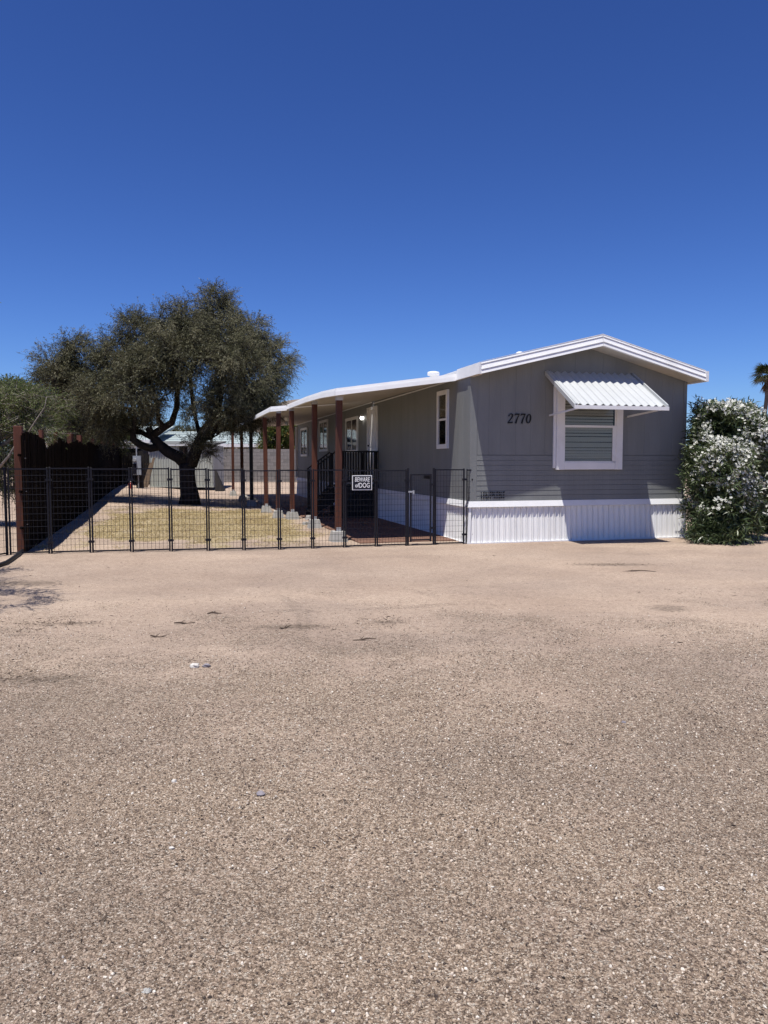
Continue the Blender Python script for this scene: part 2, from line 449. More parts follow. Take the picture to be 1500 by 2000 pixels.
# ------------------------------------------------------------------ object helpers
class MB:
    def __init__(s):
        s.v = []; s.f = []

    def add(s, vs, fs):
        o = len(s.v)
        s.v += [tuple(p) for p in vs]
        s.f += [tuple(i + o for i in f) for f in fs]
        return s

    def box(s, x0, x1, y0, y1, z0, z1):
        x0, x1 = min(x0, x1), max(x0, x1); y0, y1 = min(y0, y1), max(y0, y1); z0, z1 = min(z0, z1), max(z0, z1)
        vs = [(x0, y0, z0), (x1, y0, z0), (x1, y1, z0), (x0, y1, z0), (x0, y0, z1), (x1, y0, z1), (x1, y1, z1), (x0, y1, z1)]
        return s.add(vs, [(0, 3, 2, 1), (4, 5, 6, 7), (0, 1, 5, 4), (1, 2, 6, 5), (2, 3, 7, 6), (3, 0, 4, 7)])

    def hexa(s, b, t):
        """b,t: 4 bottom pts ccw and 4 top pts"""
        return s.add(list(b) + list(t), [(0, 3, 2, 1), (4, 5, 6, 7), (0, 1, 5, 4), (1, 2, 6, 5), (2, 3, 7, 6), (3, 0, 4, 7)])

    def tube(s, pts, rad, n=8, cap=True):
        pts = [Vector(p) for p in pts]
        rad = rad if hasattr(rad, '__len__') else [rad] * len(pts)
        o = len(s.v)
        up = Vector((0.13, 0.31, 0.94))
        for i, p in enumerate(pts):
            d = (pts[min(i + 1, len(pts) - 1)] - pts[max(i - 1, 0)]).normalized()
            a = d.cross(up)
            if a.length < 0.1:
                a = d.cross(Vector((1, 0, 0)))
            a.normalize(); b_ = d.cross(a)
            for k in range(n):
                t = 2 * math.pi * (k + 0.5) / n
                s.v.append(tuple(p + (a * math.cos(t) + b_ * math.sin(t)) * rad[i]))
        for i in range(len(pts) - 1):
            for k in range(n):
                k2 = (k + 1) % n
                s.f.append((o + i * n + k, o + i * n + k2, o + (i + 1) * n + k2, o + (i + 1) * n + k))
        if cap:
            s.f.append(tuple(o + k for k in range(n))[::-1])
            s.f.append(tuple(o + (len(pts) - 1) * n + k for k in range(n)))
        return s

    def lathe(s, c, prof, n=16):
        o = len(s.v)
        for r, z in prof:
            for k in range(n):
                t = 2 * math.pi * k / n
                s.v.append((c[0] + r * math.cos(t), c[1] + r * math.sin(t), c[2] + z))
        for i in range(len(prof) - 1):
            for k in range(n):
                k2 = (k + 1) % n
                s.f.append((o + i * n + k, o + i * n + k2, o + (i + 1) * n + k2, o + (i + 1) * n + k))
        s.f.append(tuple(o + (len(prof) - 1) * n + k for k in range(n)))
        s.f.append(tuple(o + k for k in range(n))[::-1])
        return s

    def prism(s, poly, y0, y1):
        """polygon in (x,z), extruded in y"""
        n = len(poly)
        vs = [(p[0], y0, p[1]) for p in poly] + [(p[0], y1, p[1]) for p in poly]
        fs = [tuple(range(n)), tuple(range(n, 2 * n))[::-1]] + [(i + n, (i + 1) % n + n, (i + 1) % n, i) for i in range(n)]
        return s.add(vs, fs)

    def build(s, name, m, parent=None, smooth=False):
        me = bpy.data.meshes.new(name)
        me.from_pydata(s.v, [], s.f)
        me.materials.append(m)
        if smooth:
            me.polygons.foreach_set('use_smooth', [True] * len(me.polygons))
        me.update()
        o = bpy.data.objects.new(name, me)
        C.objects.link(o)
        if parent:
            o.parent = parent
        return o


def bevel(o, w=0.004, seg=1):
    md = o.modifiers.new('bevel', 'BEVEL')
    md.width = w; md.segments = seg; md.limit_method = 'ANGLE'
    return o


def empty(name, loc, rz=0.0):
    o = bpy.data.objects.new(name, None)
    o.empty_display_size = 0.2
    C.objects.link(o)
    o.location = loc
    o.rotation_euler = (0, 0, rz)
    return o


def tag(o, label=None, cat=None, group=None, kind=None):
    if label: o['label'] = label
    if cat: o['category'] = cat
    if group: o['group'] = group
    if kind: o['kind'] = kind
    return o


def np_mesh(name, verts, faces_n, m, parent=None, tone=None, per=4, kind=None):
    """verts (n*per,3) array of independent polygons with per corners"""
    n = len(verts) // per
    me = bpy.data.meshes.new(name)
    me.vertices.add(len(verts)); me.vertices.foreach_set('co', verts.astype(np.float32).ravel())
    me.loops.add(n * per); me.loops.foreach_set('vertex_index', np.arange(n * per, dtype=np.int32))
    me.polygons.add(n)
    me.polygons.foreach_set('loop_start', np.arange(0, n * per, per, dtype=np.int32))
    me.polygons.foreach_set('loop_total', np.full(n, per, dtype=np.int32))
    if tone is not None:
        at_ = me.attributes.new('tone', 'FLOAT', 'POINT')
        at_.data.foreach_set('value', np.repeat(tone, per).astype(np.float32))
    me.materials.append(m)
    me.update(); me.validate()
    o = bpy.data.objects.new(name, me)
    C.objects.link(o)
    if parent: o.parent = parent
    if kind: o['kind'] = kind
    return o


def nrm(a):
    return a / np.maximum(np.linalg.norm(a, axis=-1, keepdims=True), 1e-9)


def leaf_quads(base, d, length, width, droop=0.0):
    """diamond leaves: base (n,3), dir (n,3) -> verts (n*4,3)"""
    n = len(base)
    r = nrm(rng.normal(size=(n, 3)))
    side = nrm(np.cross(d, r))
    L_ = length if hasattr(length, '__len__') else np.full(n, length)
    w_ = width if hasattr(width, '__len__') else np.full(n, width)
    mid = base + d * (L_ * 0.45)[:, None]
    tip = base + d * L_[:, None] + np.array([0, 0, -1.0]) * (droop * L_)[:, None]
    v = np.stack([base, mid + side * (w_ / 2)[:, None], tip, mid - side * (w_ / 2)[:, None]], axis=1)
    return v.reshape(-1, 3)


# ------------------------------------------------------------------ SETTING: ground
def lawn_mask(x, y):
    u, v = uv_of(x, y)
    w = noise.noise(Vector((u * 0.7, v * 0.5, 3.3))) * 1.0
    w2 = noise.noise(Vector((u * 2.3, v * 1.1, 8.3)))
    a = ss(-3.0, -0.9, u + w * 1.2 + w2 * .5) * ss(3.7, 2.2, u + w * 0.8 + w2 * .4)
    bb = ss(14.0, 16.4, v + w * 1.8 + w2) * ss(26.5, 22.0, v + w * 2.5)
    return a * bb * (0.85 + 0.4 * w2)


DEBRIS = [(-3.05, 7.25, 0.45, 0.14), (-3.25, 6.85, 0.25, 0.08), (0.02, 7.3, 0.25, 0.18), (-0.9, 7.1, 0.6, 0.16), (-2.45, 5.35, 0.5, 0.2), (3.4, 11.4, 0.9, 0.2), (3.0, 8.0, 0.3, 0.3),
          (4.6, 8.2, 0.6, 0.3), (-4.6, 9.6, 0.8, 0.3)]


def debris_mask(x, y):
    return min(1.0, sum(math.exp(-((x - a) / sx) ** 2 - ((y - b) / sy) ** 2) for a, b, sx, sy in DEBRIS))


def build_ground():
    xs = np.concatenate([[-3000, -900, -300, -120, -60, -35, -24], np.arange(-18, -6, 0.5), np.arange(-6, 7, 0.16), np.arange(7, 18, 0.5), [24, 35, 60, 120, 300, 900, 3000]])
    ys = np.concatenate([[-300, -60, -15, -5, -1, 0.5], np.arange(1.2, 15, 0.16), np.arange(15, 52, 0.4), [56, 65, 80, 120, 200, 400, 900, 2000, 4500]])
    nx, ny = len(xs), len(ys)
    vs = []; lw = []; db = []
    for y in ys:
        for x in xs:
            z = gz(x, y)
            if abs(x) < 20 and y < 60:
                z += 0.012 * noise.noise(Vector((x * 0.8, y * 0.8, 0))) + 0.006 * noise.noise(Vector((x * 3, y * 3, 5)))
            db.append(debris_mask(x, y) if abs(x) < 7 and 1 < y < 14 else 0.0)
            vs.append((x, y, z)); lw.append(lawn_mask(x, y) if (abs(x) < 12 and 8 < y < 34) else 0.0)
    fs = [(j * nx + i, j * nx + i + 1, (j + 1) * nx + i + 1, (j + 1) * nx + i) for j in range(ny - 1) for i in range(nx - 1)]
    me = bpy.data.meshes.new('ground')
    me.from_pydata(vs, [], fs)
    a = me.attributes.new('lawn', 'FLOAT', 'POINT'); a.data.foreach_set('value', lw)
    a = me.attributes.new('debris', 'FLOAT', 'POINT'); a.data.foreach_set('value', db)
    me.materials.append(M['ground'])
    me.polygons.foreach_set('use_smooth', [True] * len(me.polygons))
    o = bpy.data.objects.new('ground', me); C.objects.link(o)
    tag(o, kind='structure')


build_ground()


def build_hill():
    mb = MB()
    nx, ny = 60, 14
    for j in range(ny):
        for i in range(nx):
            x = -330 + 520 * i / (nx - 1); y = 560 + 260 * j / (ny - 1)
            prof = 58 * math.exp(-((x + 58) / 95) ** 2) * math.sin(math.pi * min(1, (j / (ny - 1)) * 1.1)) if j < ny - 1 else 0
            r = 1 + 0.35 * noise.noise(Vector((x * 0.02, y * 0.02, 0))) + 0.12 * noise.noise(Vector((x * 0.09, y * 0.09, 0)))
            mb.v.append((x, y, prof * r - 1.0))
    for j in range(ny - 1):
        for i in range(nx - 1):
            mb.f.append((j * nx + i, j * nx + i + 1, (j + 1) * nx + i + 1, (j + 1) * nx + i))
    o = mb.build('hill', M['hill'], smooth=True)
    tag(o, kind='structure')


build_hill()

# ------------------------------------------------------------------ MOBILE HOME
U0, V0 = 5.25, 13.45
HW, HL = 4.61, 21.6
house = empty('mobile_home', W(U0, V0, 0), TH)
tag(house, 'long single-wide mobile home with grey siding, white low gable roof and white ribbed skirting', 'mobile home')
RX, RZ = 2.45, 3.89          # ridge
EL, ELZ = 0.03, 3.31         # left eave
ER, ERZ = 4.71, 3.29         # right eave
OV = 0.45                    # rake overhang


def roofz(x):
    return ELZ + (RZ - ELZ) * (x - EL) / (RX - EL) if x < RX else RZ + (ERZ - RZ) * (x - RX) / (ER - RX)


# core walls (behind the siding)
mb = MB()
mb.prism([(0.03, 0.70), (HW - 0.03, 0.70), (HW - 0.03, roofz(HW) - 0.16), (RX, RZ - 0.16), (0.03, roofz(0.03) - 0.16)], 0.03, HL - 0.03)
mb.build('wall', M['grey'], house)

# lap boards on the lower front
z = 0.80
lapn = 9; lh = (1.655 - 0.80) / lapn
lapm = None
for i in range(lapn):
    if lapm is None:
        b_ = MB().prism([(0, 0), (0, 0)], 0, 0) if False else MB()
        # profile in (y,z): bottom proud, top tucked
        x0, x1 = 0.125, HW - 0.06
        pr = [(-0.016, 0.0), (0.02, 0.0), (0.02, lh - 0.004), (-0.0125, lh - 0.004)]
        vs = [(x0, p[0], p[1]) for p in pr] + [(x1, p[0], p[1]) for p in pr]
        b_.add(vs, [(0, 1, 2, 3), (7, 6, 5, 4), (0, 4, 5, 1), (1, 5, 6, 2), (2, 6, 7, 3), (3, 7, 4, 0)])
        o = b_.build('lap_board', M['grey'], house); lapm = o.data
    else:
        o = bpy.data.objects.new('lap_board', lapm); C.objects.link(o); o.parent = house
    o.location.z = z + i * lh + (0.001 if i else 0)


def grooved(mb, a0, a1, z0, ztop, face, axis, nseg, joint=0.002):
    """grooved sheet; a along wall, ztop(a) function; face = outward position; axis 'x' or 'y' """
    pts = []
    w = (a1 - a0 - joint) / nseg
    for k in range(nseg):
        s0 = a0 + joint / 2 + k * w
        if k:
            pts += [(s0 - 0.0035, 0.0), (s0 - 0.0015, 0.0035), (s0 + 0.0015, 0.0035), (s0 + 0.0035, 0.0)]
        else:
            pts += [(s0, 0.022), (s0, 0.0)]
    pts += [(a1 - joint / 2, 0.0), (a1 - joint / 2, 0.022)]
    n = len(pts); o = len(mb.v)
    for (a, d) in pts:
        p = (a, face + d) if axis == 'x' else (face + d, a)
        mb.v.append((p[0], p[1], z0)); mb.v.append((p[0], p[1], ztop(a)))
    for k in range(n - 1):
        f = (o + 2 * k, o + 2 * k + 2, o + 2 * k + 3, o + 2 * k + 1)
        mb.f.append(f if axis == 'x' else f[::-1])


# front sheets
edges = [0.125, 0.60, 1.82, RX, 3.30, 4.05, HW - 0.06]
for a, c in zip(edges[:-1], edges[1:]):
    m_ = MB(); grooved(m_, a, c, 1.66, lambda x: roofz(x) - 0.15, -0.006, 'x', max(1, round((c - a) / 0.3)))
    m_.build('siding_panel', M['grey'], house)
# left side sheets
n = 18
for i in range(n):
    a, c = 0.125 + (HL - 0.185) * i / n, 0.125 + (HL - 0.185) * (i + 1) / n
    m_ = MB(); grooved(m_, a, c, 0.80, lambda x: roofz(0) - 0.08, 0.0, 'y', 4)
    m_.build('siding_panel', M['grey'], house)
# right side + rear plain sheets
m_ = MB(); m_.box(HW - 0.03, HW, 0.06, HL - 0.06, 0.8, roofz(HW) - 0.17); m_.build('siding_panel', M['grey'], house)
m_ = MB(); m_.box(0.06, HW - 0.06, HL - 0.028, HL, 0.8, roofz(0.03) - 0.17); m_.build('siding_panel', M['grey'], house)
# corner boards
for (x0, x1, y0, y1) in [(-0.014, 0.122, -0.02, -0.002), (-0.014, 0.004, -0.002, 0.122), (HW - 0.058, HW + 0.012, -0.02, 0.0), (HW - 0.002, HW + 0.012, 0.0, 0.10), ]:
    o = MB().box(x0, x1, y0, y1, 0.80, roofz(max(0.06, x0)) - 0.17).build('corner_board', M['grey'], house)
o = MB().box(-0.10, 0.004, HL - 0.05, HL + 0.02, 0.80, 3.10).build('corner_board', M['white'], house)

# belly band
MB().hexa([(-0.06, -0.06, 0.685), (HW + 0.03, -0.06, 0.685), (HW + 0.03, -0.02, 0.685), (-0.06, -0.02, 0.685)], [(-0.03, -0.03, 0.795), (HW + 0.03, -0.03, 0.795), (HW + 0.03, -0.02, 0.795), (-0.03, -0.02, 0.795)]).build('belly_band', M['white'], house)
MB().hexa([(-0.06, -0.0195, 0.685), (-0.004, -0.0195, 0.685), (-0.004, HL + .02, 0.685), (-0.06, HL + .02, 0.685)], [(-0.03, -0.0195, 0.795), (-0.004, -0.0195, 0.795), (-0.004, HL + .02, 0.795), (-0.03, HL + .02, 0.795)]).build('belly_band', M['white'], house)
MB().box(HW + 0.0, HW + 0.03, -0.023, HL + 0.02, 0.685, 0.795).build('belly_band', M['white'], house)


def ribbed(mb, a0, a1, z0, z1, face, axis, period=0.117, out=-1):
    # angular profile: broad slanted pan, thin raised rib
    prof = [(0.0, 0.0), (0.40, 0.006), (0.52, 0.020), (0.62, 0.020), (0.70, 0.0), (0.80, 0.0), (0.86, 0.026), (0.92, 0.026)]
    bat = 0.045 * out
    a = a0; pts = []
    while a < a1:
        for (t, d) in prof:
            if a + t * period < a1:
                pts.append((a + t * period, d))
        a += period
    pts.append((a1, 0.0))
    o = len(mb.v)
    for (p, d) in pts:
        q = (p, face + out * d) if axis == 'x' else (face + out * d, p)
        qb = (p, face + out * d + bat) if axis == 'x' else (face + out * d + bat, p)
        mb.v.append((qb[0], qb[1], z0 + 0.004 * math.sin(p * 3))); mb.v.append((q[0], q[1], z1))
    for k in range(len(pts) - 1):
        f = (o + 2 * k, o + 2 * k + 2, o + 2 * k + 3, o + 2 * k + 1)
        mb.f.append(f if (axis == 'x') == (out < 0) else f[::-1])


m_ = MB(); ribbed(m_, 0.0, HW, -0.05, 0.70, 0.0, 'x'); m_.build('skirting', M['skirt'], house)
m_ = MB(); ribbed(m_, 0.0, HL, -0.05, 0.70, 0.0, 'y'); m_.build('skirting', M['skirt'], house)
m_ = MB(); m_.box(HW - 0.02, HW, 0.01, HL, -0.05, 0.70); m_.box(0.01, HW, HL - 0.02, HL, -0.05, 0.70); m_.build('skirting', M['skirt'], house)
MB().box(-0.08, HW + 0.02, -0.08, -0.045, -0.06, 0.022).build('bottom_rail', M['white'], house)
MB().box(-0.08, -0.045, -0.044, HL, -0.06, 0.022).build('bottom_rail', M['white'], house)
MB().hexa([(-0.077, -0.077, 0.022), (-0.02, -0.077, 0.022), (-0.02, -0.03, 0.022), (-0.077, -0.03, 0.022)], [(-0.033, -0.033, 0.69), (0.02, -0.033, 0.69), (0.02, 0.0, 0.69), (-0.033, 0.0, 0.69)]).build('skirting_corner', M['skirt'], house)
MB().box(HW, HW + 0.022, -0.075, 0.004, 0.022, 0.69).build('skirting_corner', M['skirt'], house)


# roof
def slope(mb, x0, x1, t, bt, y0, y1):
    mb.prism([(x0, roofz(x0) - bt), (x1, roofz(x1) - bt), (x1, roofz(x1) - t), (x0, roofz(x0) - t)], y0, y1)


def rake_poly(x0, x1, t, bt):
    return [(x0, roofz(x0) - bt), (RX, RZ - bt), (x1, roofz(x1) - bt), (x1, roofz(x1) - t), (RX, RZ - t), (x0, roofz(x0) - t)]


m_ = MB(); m_.prism(rake_poly(EL - 0.01, ER - 0.01, 0.0, 0.10), -OV + 0.02, HL + 0.2)
roof = m_.build('roof', M['roofcoat'], house)
# soffit under the front rake
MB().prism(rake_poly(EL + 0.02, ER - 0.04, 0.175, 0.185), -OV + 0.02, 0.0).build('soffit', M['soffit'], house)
MB().prism([(HW + 0.005, roofz(ER) - 0.185), (ER - 0.03, roofz(ER) - 0.185), (ER - 0.03, roofz(ER) - 0.175), (HW + 0.005, roofz(HW) - 0.13)], 0.002, HL).build('soffit', M['soffit'], house)
# fascia boards, in tiers, each side its own length
for x0, x1 in ((EL - 0.02, RX - 0.003), (RX + 0.003, ER)):
    for (t, bt, yy) in ((-0.012, 0.025, 0.004), (0.025, 0.095, 0.008), (0.095, 0.125, 0.032), (0.125, 0.20, 0.034)):
        m_ = MB(); slope(m_, x0, x1, t, bt - 0.0015, -OV - yy - 0.012, -OV + 0.018)
        for q_ in (2, 3):
            v_ = m_.v[q_]; m_.v[q_] = (v_[0], v_[1] + min(0.018, 0.3 * (bt - t)), v_[2])
        bevel(m_.build('fascia', M['white'], house), 0.003)
    if x0 > RX:
        pass
# torn roof membrane lip at the front left
MB().prism([(EL - 0.04, ELZ + 0.012), (EL + 0.02, ELZ + 0.03), (RX, RZ + 0.03), (ER, ERZ + 0.022), (ER + 0.01, ERZ + 0.01), (RX, RZ + 0.012)], -OV - 0.010, -OV + 0.05).build('roof_edge', M['white'], house)
# right eave fascia / gutter
MB().box(ER - 0.02, ER + 0.04, -OV - 0.05, HL + 0.2, ERZ - 0.20, ERZ + 0.0).build('fascia', M['white'], house)
# left eave fascia (only near the corner is uncovered, further on it meets the porch)
MB().hexa([(EL - 0.075, -OV - 0.03, ELZ - 0.205), (EL - 0.022, -OV - 0.03, ELZ - 0.205), (EL - 0.022, 0.69, ELZ - 0.205), (EL - 0.075, 0.69, ELZ - 0.205)], [(EL - 0.045, -OV - 0.03, ELZ + 0.005), (EL - 0.022, -OV - 0.03, ELZ + 0.005), (EL - 0.022, 0.69, ELZ + 0.005), (EL - 0.045, 0.69, ELZ + 0.005)]).build('fascia', M['white'], house)
mbx = MB().box(-0.02, 0.05, -OV + 0.02, 0.69, ELZ - 0.21, ELZ - 0.185).build('soffit', M['soffit'], house)

# roof vents (sub-parts of the roof)
for (u, v, r, h) in ((6.05, 18.0, 0.145, 0.20), (7.55, 16.3, 0.085, 0.14)):
    x, y = u - U0, v - V0
    zr = roofz(x)
    MB().lathe((x, y, zr - 0.05), [(r * 0.6, 0), (r * 0.6, h - 0.02), (r, h - 0.01), (r * 1.03, h + 0.03), (r * 0.95, h + 0.07), (r * 0.5, h + 0.085), (0.01, h + 0.09)], 18).build('roof_vent', M['white'], roof, True)

# front window with blinds
wx0, wx1, wz0, wz1 = 1.73, 3.15, 1.38, 2.97
ix0, ix1, iz0, iz1 = 1.895, 3.005, 1.52, 2.84
D = -0.085
m_ = MB()
m_.box(wx0, ix0, D, -0.024, wz0, wz1).box(ix1, wx1, D, -0.024, wz0, wz1).box(ix0, ix1, D + 0.004, -0.024, wz0 + 0.003, iz0).box(ix0, ix1, D + 0.004, -0.024, iz1, wz1 - 0.003)
m_.box(wx0 - 0.05, wx0 - 0.001, -0.05, -0.007, wz0 + 0.03, wz1)     # outer casing strip on the left
win = bevel(m_.build('window', M['white'], house), 0.004)
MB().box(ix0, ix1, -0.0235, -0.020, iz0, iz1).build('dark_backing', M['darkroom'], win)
nsl = 24
slm = None
for i in range(nsl):
    zc = iz0 + 0.035 + (iz1 - iz0 - 0.05) * i / (nsl - 1)
    if slm is None:
        s_ = MB()
        pr = [(-0.030, -0.019), (-0.028, -0.020), (-0.024, 0.020), (-0.026, 0.021)]
        pr = [(-0.045, -0.025), (-0.043, -0.026), (-0.030, 0.021), (-0.032, 0.022)]
        xa, xb = ix0 + 0.015, ix1 - 0.05
        vs = [(xa, p[0], p[1]) for p in pr] + [(xb, p[0], p[1]) for p in pr]
        s_.add(vs, [(0, 1, 2, 3), (7, 6, 5, 4), (0, 4, 5, 1), (1, 5, 6, 2), (2, 6, 7, 3), (3, 7, 4, 0)])
        o = s_.build('blind_slat', M['blind'], win); slm = o.data
    else:
        o = bpy.data.objects.new('blind_slat', slm); C.objects.link(o); o.parent = win
    o.location.z = zc + random.uniform(-0.002, 0.002); o.rotation_euler.y = random.uniform(-0.003, 0.003)
m_ = MB().box(ix0, ix1, -0.078, -0.05, 2.19, 2.235).box(ix1 - 0.075, ix1, -0.074, -0.05, iz0, 2.19).box(ix0, ix0 + 0.012, -0.074, -0.05, iz0, 2.19).box(ix0, ix1, -0.074, -0.05, iz0, iz0 + 0.022)
m_.box(ix1 - 0.028, ix1, -0.07, -0.05, 2.235, iz1)
m_.build('sash', M['white'], win)
MB().box(ix0 + 0.002, ix1 - 0.002, -0.060, -0.058, iz0 + 0.01, iz1 - 0.01).build('pane', M['glass'], win)

# window awning
AX0, AX1, AO, AZT, AZB = 1.50, 3.38, 1.17, 3.22, 2.52
aw = MB()
nw = 12; per_w = 10
cols_ = []
for i in range(nw * per_w + 1):
    t = i / (nw * per_w)
    ph = (t * nw) % 1.0
    tri = 1 - abs(2 * ph - 1)
    cols_.append((AX0 + 0.02 + (AX1 - AX0 - 0.04) * t, 0.042 * (0.5 - 0.5 * math.cos(2 * math.pi * ph)) * 0.6 + 0.042 * tri * 0.4))
for layer in (0, -0.004):
    o0 = len(aw.v)
    for (x, h) in cols_:
        aw.v.append((x, -0.025, AZT + h + layer)); aw.v.append((x, -AO, AZB + h + layer))
    for k in range(len(cols_) - 1):
        f = (o0 + 2 * k, o0 + 2 * k + 1, o0 + 2 * k + 3, o0 + 2 * k + 2)
        aw.f.append(f if layer == 0 else f[::-1])
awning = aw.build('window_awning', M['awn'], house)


def slant(mb, x0, x1, t0, t1, dz0, dz1):
    """box following awning pitch"""
    p = lambda t: (-0.025 - (AO - 0.025) * t, AZT + (AZB - AZT) * t)
    (y0, z0), (y1, z1) = p(t0), p(t1)
    mb.hexa([(x0, y1, z1 + dz0), (x1, y1, z1 + dz0), (x1, y0, z0 + dz0), (x0, y0, z0 + dz0)], [(x0, y1, z1 + dz1), (x1, y1, z1 + dz1), (x1, y0, z0 + dz1), (x0, y0, z0 + dz1)])


m_ = MB(); slant(m_, AX0 - 0.012, AX0 + 0.018, 0, 1.0, -0.05, 0.035); m_.build('side_trim', M['awn'], awning)
m_ = MB(); slant(m_, AX0 + 0.0185, AX0 + 0.055, 0.0, 1.0, 0.03, 0.046); m_.build('side_trim', M['awn'], awning)
m_ = MB(); slant(m_, AX1 - 0.018, AX1 + 0.012, 0, 1.0, -0.045, 0.05); m_.build('side_trim', M['awn'], awning)
MB().box(AX0 - 0.013, AX1 + 0.013, -AO - 0.022, -AO - 0.002, AZB - 0.055, AZB + 0.012).build('front_trim', M['white'], awning)
for xx in (1.60, 3.28):
    MB().hexa([(xx - .012, -0.02, 2.40), (xx + .012, -0.02, 2.40), (xx + .012, -AO + .06, 2.47), (xx - .012, -AO + .06, 2.47)][::-1], [(xx - .012, -0.02, 2.43), (xx + .012, -0.02, 2.43), (xx + .012, -AO + .06, 2.50), (xx - .012, -AO + .06, 2.50)][::-1]).build('support_arm', M['white'], awning)


# house number 2770
def ribbon(mb, pts, ox, oz, h, slant_=0.12, y0=-0.022, y1=-0.008):
    """pts: (x, z, width) unit height"""
    L_, R_ = [], []
    for i, (x, z_, w_) in enumerate(pts):
        a = pts[max(0, i - 1)]; c = pts[min(len(pts) - 1, i + 1)]
        dx, dz = c[0] - a[0], c[1] - a[1]
        q = math.hypot(dx, dz) or 1
        nx_, nz_ = -dz / q * w_ / 2, dx / q * w_ / 2
        for lst, s in ((L_, 1), (R_, -1)):
            X, Z = x + s * nx_, z_ + s * nz_
            lst.append((ox + (X + slant_ * Z) * h, oz + Z * h))
    for i in range(len(pts) - 1):
        q = [L_[i], R_[i], R_[i + 1], L_[i + 1]]
        area = sum(q[k][0] * q[(k + 1) % 4][1] - q[(k + 1) % 4][0] * q[k][1] for k in range(4))
        if area < 0: q = q[::-1]
        mb.prism(q, y0, y1)


two = [[(0.09, 0.70, 0.12), (0.08, 0.80, 0.10), (0.17, 0.92, 0.07), (0.30, 0.965, 0.08), (0.43, 0.89, 0.12), (0.47, 0.74, 0.15), (0.40, 0.56, 0.12), (0.24, 0.33, 0.08), (0.07, 0.11, 0.06)], [(0.03, 0.065, 0.13), (0.30, 0.065, 0.13), (0.50, 0.065, 0.12), (0.56, 0.17, 0.04)]]
seven = [[(0.06, 0.76, 0.03), (0.09, 0.93, 0.07), (0.11, 0.93, 0.14), (0.54, 0.93, 0.14)], [(0.54, 0.97, 0.05), (0.42, 0.66, 0.09), (0.32, 0.36, 0.13), (0.25, 0.0, 0.17)]]
zero = [[(0.30 + 0.22 * math.sin(a), 0.49 + 0.44 * math.cos(a), 0.07 + 0.08 * abs(math.sin(a))) for a in [2 * math.pi * k / 18 for k in range(19)]]]
dh = 0.185
for k, g in enumerate((two, seven, seven, zero)):
    m_ = MB()
    for st in g:
        ribbon(m_, st, 0.735 + k * 0.122, 2.255, dh, 0.12, -0.024, -0.0065)
    m_.build('number_digit', M['digit'], house)

# raised black bars suggesting unreadable embossed marks low on the front
m_ = MB()
for r_ in range(3):
    for k in range(11):
        if r_ == 0 and k in (5,):
            continue
        xx = 0.21 + k * 0.045; zz = 0.845 + r_ * 0.05
        w_ = 0.012 + 0.012 * ((k * 7 + r_ * 3) % 3) / 2
        m_.box(xx, xx + w_, -0.034, -0.018, zz, zz + 0.022)
        if (k + r_) % 3 == 0: m_.box(xx + w_ + 0.002, xx + w_ + 0.009, -0.032, -0.018, zz + 0.008, zz + 0.03)
m_.build('embossed_marks', M['digit'], house)['kind'] = 'stuff'

# side windows ( local y = v - V0 )
def side_window(v0, v1, z0, z1, kindw):
    a, c = v0 - V0, v1 - V0
    t = 0.075
    f = MB().box(-0.05, -0.001, a, a + t, z0, z1).box(-0.05, -0.001, c - t, c, z0, z1).box(-0.046, -0.001, a + t, c - t, z0, z0 + 0.09).box(-0.046, -0.001, a + t, c - t, z1 - 0.09, z1).build('window', M['white'], house)
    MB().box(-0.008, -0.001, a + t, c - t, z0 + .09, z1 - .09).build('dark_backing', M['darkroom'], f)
    s_ = MB()
    if kindw == 'hung':
        zm = (z0 + z1) / 2
        s_.box(-0.04, -0.02, a + t, c - t, zm - 0.02, zm + 0.02)
        s_.box(-0.036, -0.02, a + t, a + t + 0.025, z0 + .09, z1 - .09)
    else:
        ym = (a + c) / 2
        s_.box(-0.038, -0.02, ym - 0.03, ym + 0.03, z0 + .09, z1 - .09)
        cu = MB().box(-0.014, -0.009, a + t, a + t + (c - a) * 0.55, z0 + .10, z1 - .35 * (z1 - z0)).build('curtain', M['curtain'], f)
    s_.build('sash', M['white'], f)
    MB().box(-0.026, -0.024, a + t + 0.002, c - t - 0.002, z0 + .092, z1 - .092).build('pane', M['glass'], f)


side_window(14.62, 15.26, 1.80, 2.98, 'hung')
side_window(22.67, 24.35, 1.80, 2.90, 'slide')
side_window(27.5, 29.2, 1.90, 3.06, 'slide')
side_window(32.0, 33.8, 1.74, 2.96, 'slide')

# door
dy0, dy1, dz0, dz1 = 20.30 - V0, 21.45 - V0, 0.90, 3.05
df = MB().box(-0.045, -0.001, dy0, dy0 + 0.09, dz0, dz1).box(-0.045, -0.001, dy1 - 0.09, dy1, dz0, dz1).box(-0.043, -0.001, dy0 + .09, dy1 - .09, dz1 - 0.09, dz1 - 0.001)
df.box(-0.020, -0.001, dy0 + .09, dy1 - .09, dz0, dz1 - .09)
for (q0, q1) in ((0.98, 1.75), (1.95, 2.85)):
    for (r0, r1) in ((dy0 + 0.20, dy0 + 0.50), (dy0 + 0.62, dy0 + 0.92)):
        df.box(-0.027, -0.020, r0, r1, q0, q1)
door = bevel(df.build('door', M['white'], house), 0.004)
MB().tube([(-0.02, dy1 - 0.17, 1.98), (-0.06, dy1 - 0.17, 1.98)], [0.028, 0.02], 10).build('deadbolt', M['black'], door)
MB().tube([(-0.02, dy1 - 0.17, 1.82), (-0.05, dy1 - 0.17, 1.82), (-0.07, dy1 - 0.17, 1.82), (-0.09, dy1 - 0.17, 1.82)], [0.012, 0.02, 0.032, 0.022], 12).build('knob', M['black'], door)
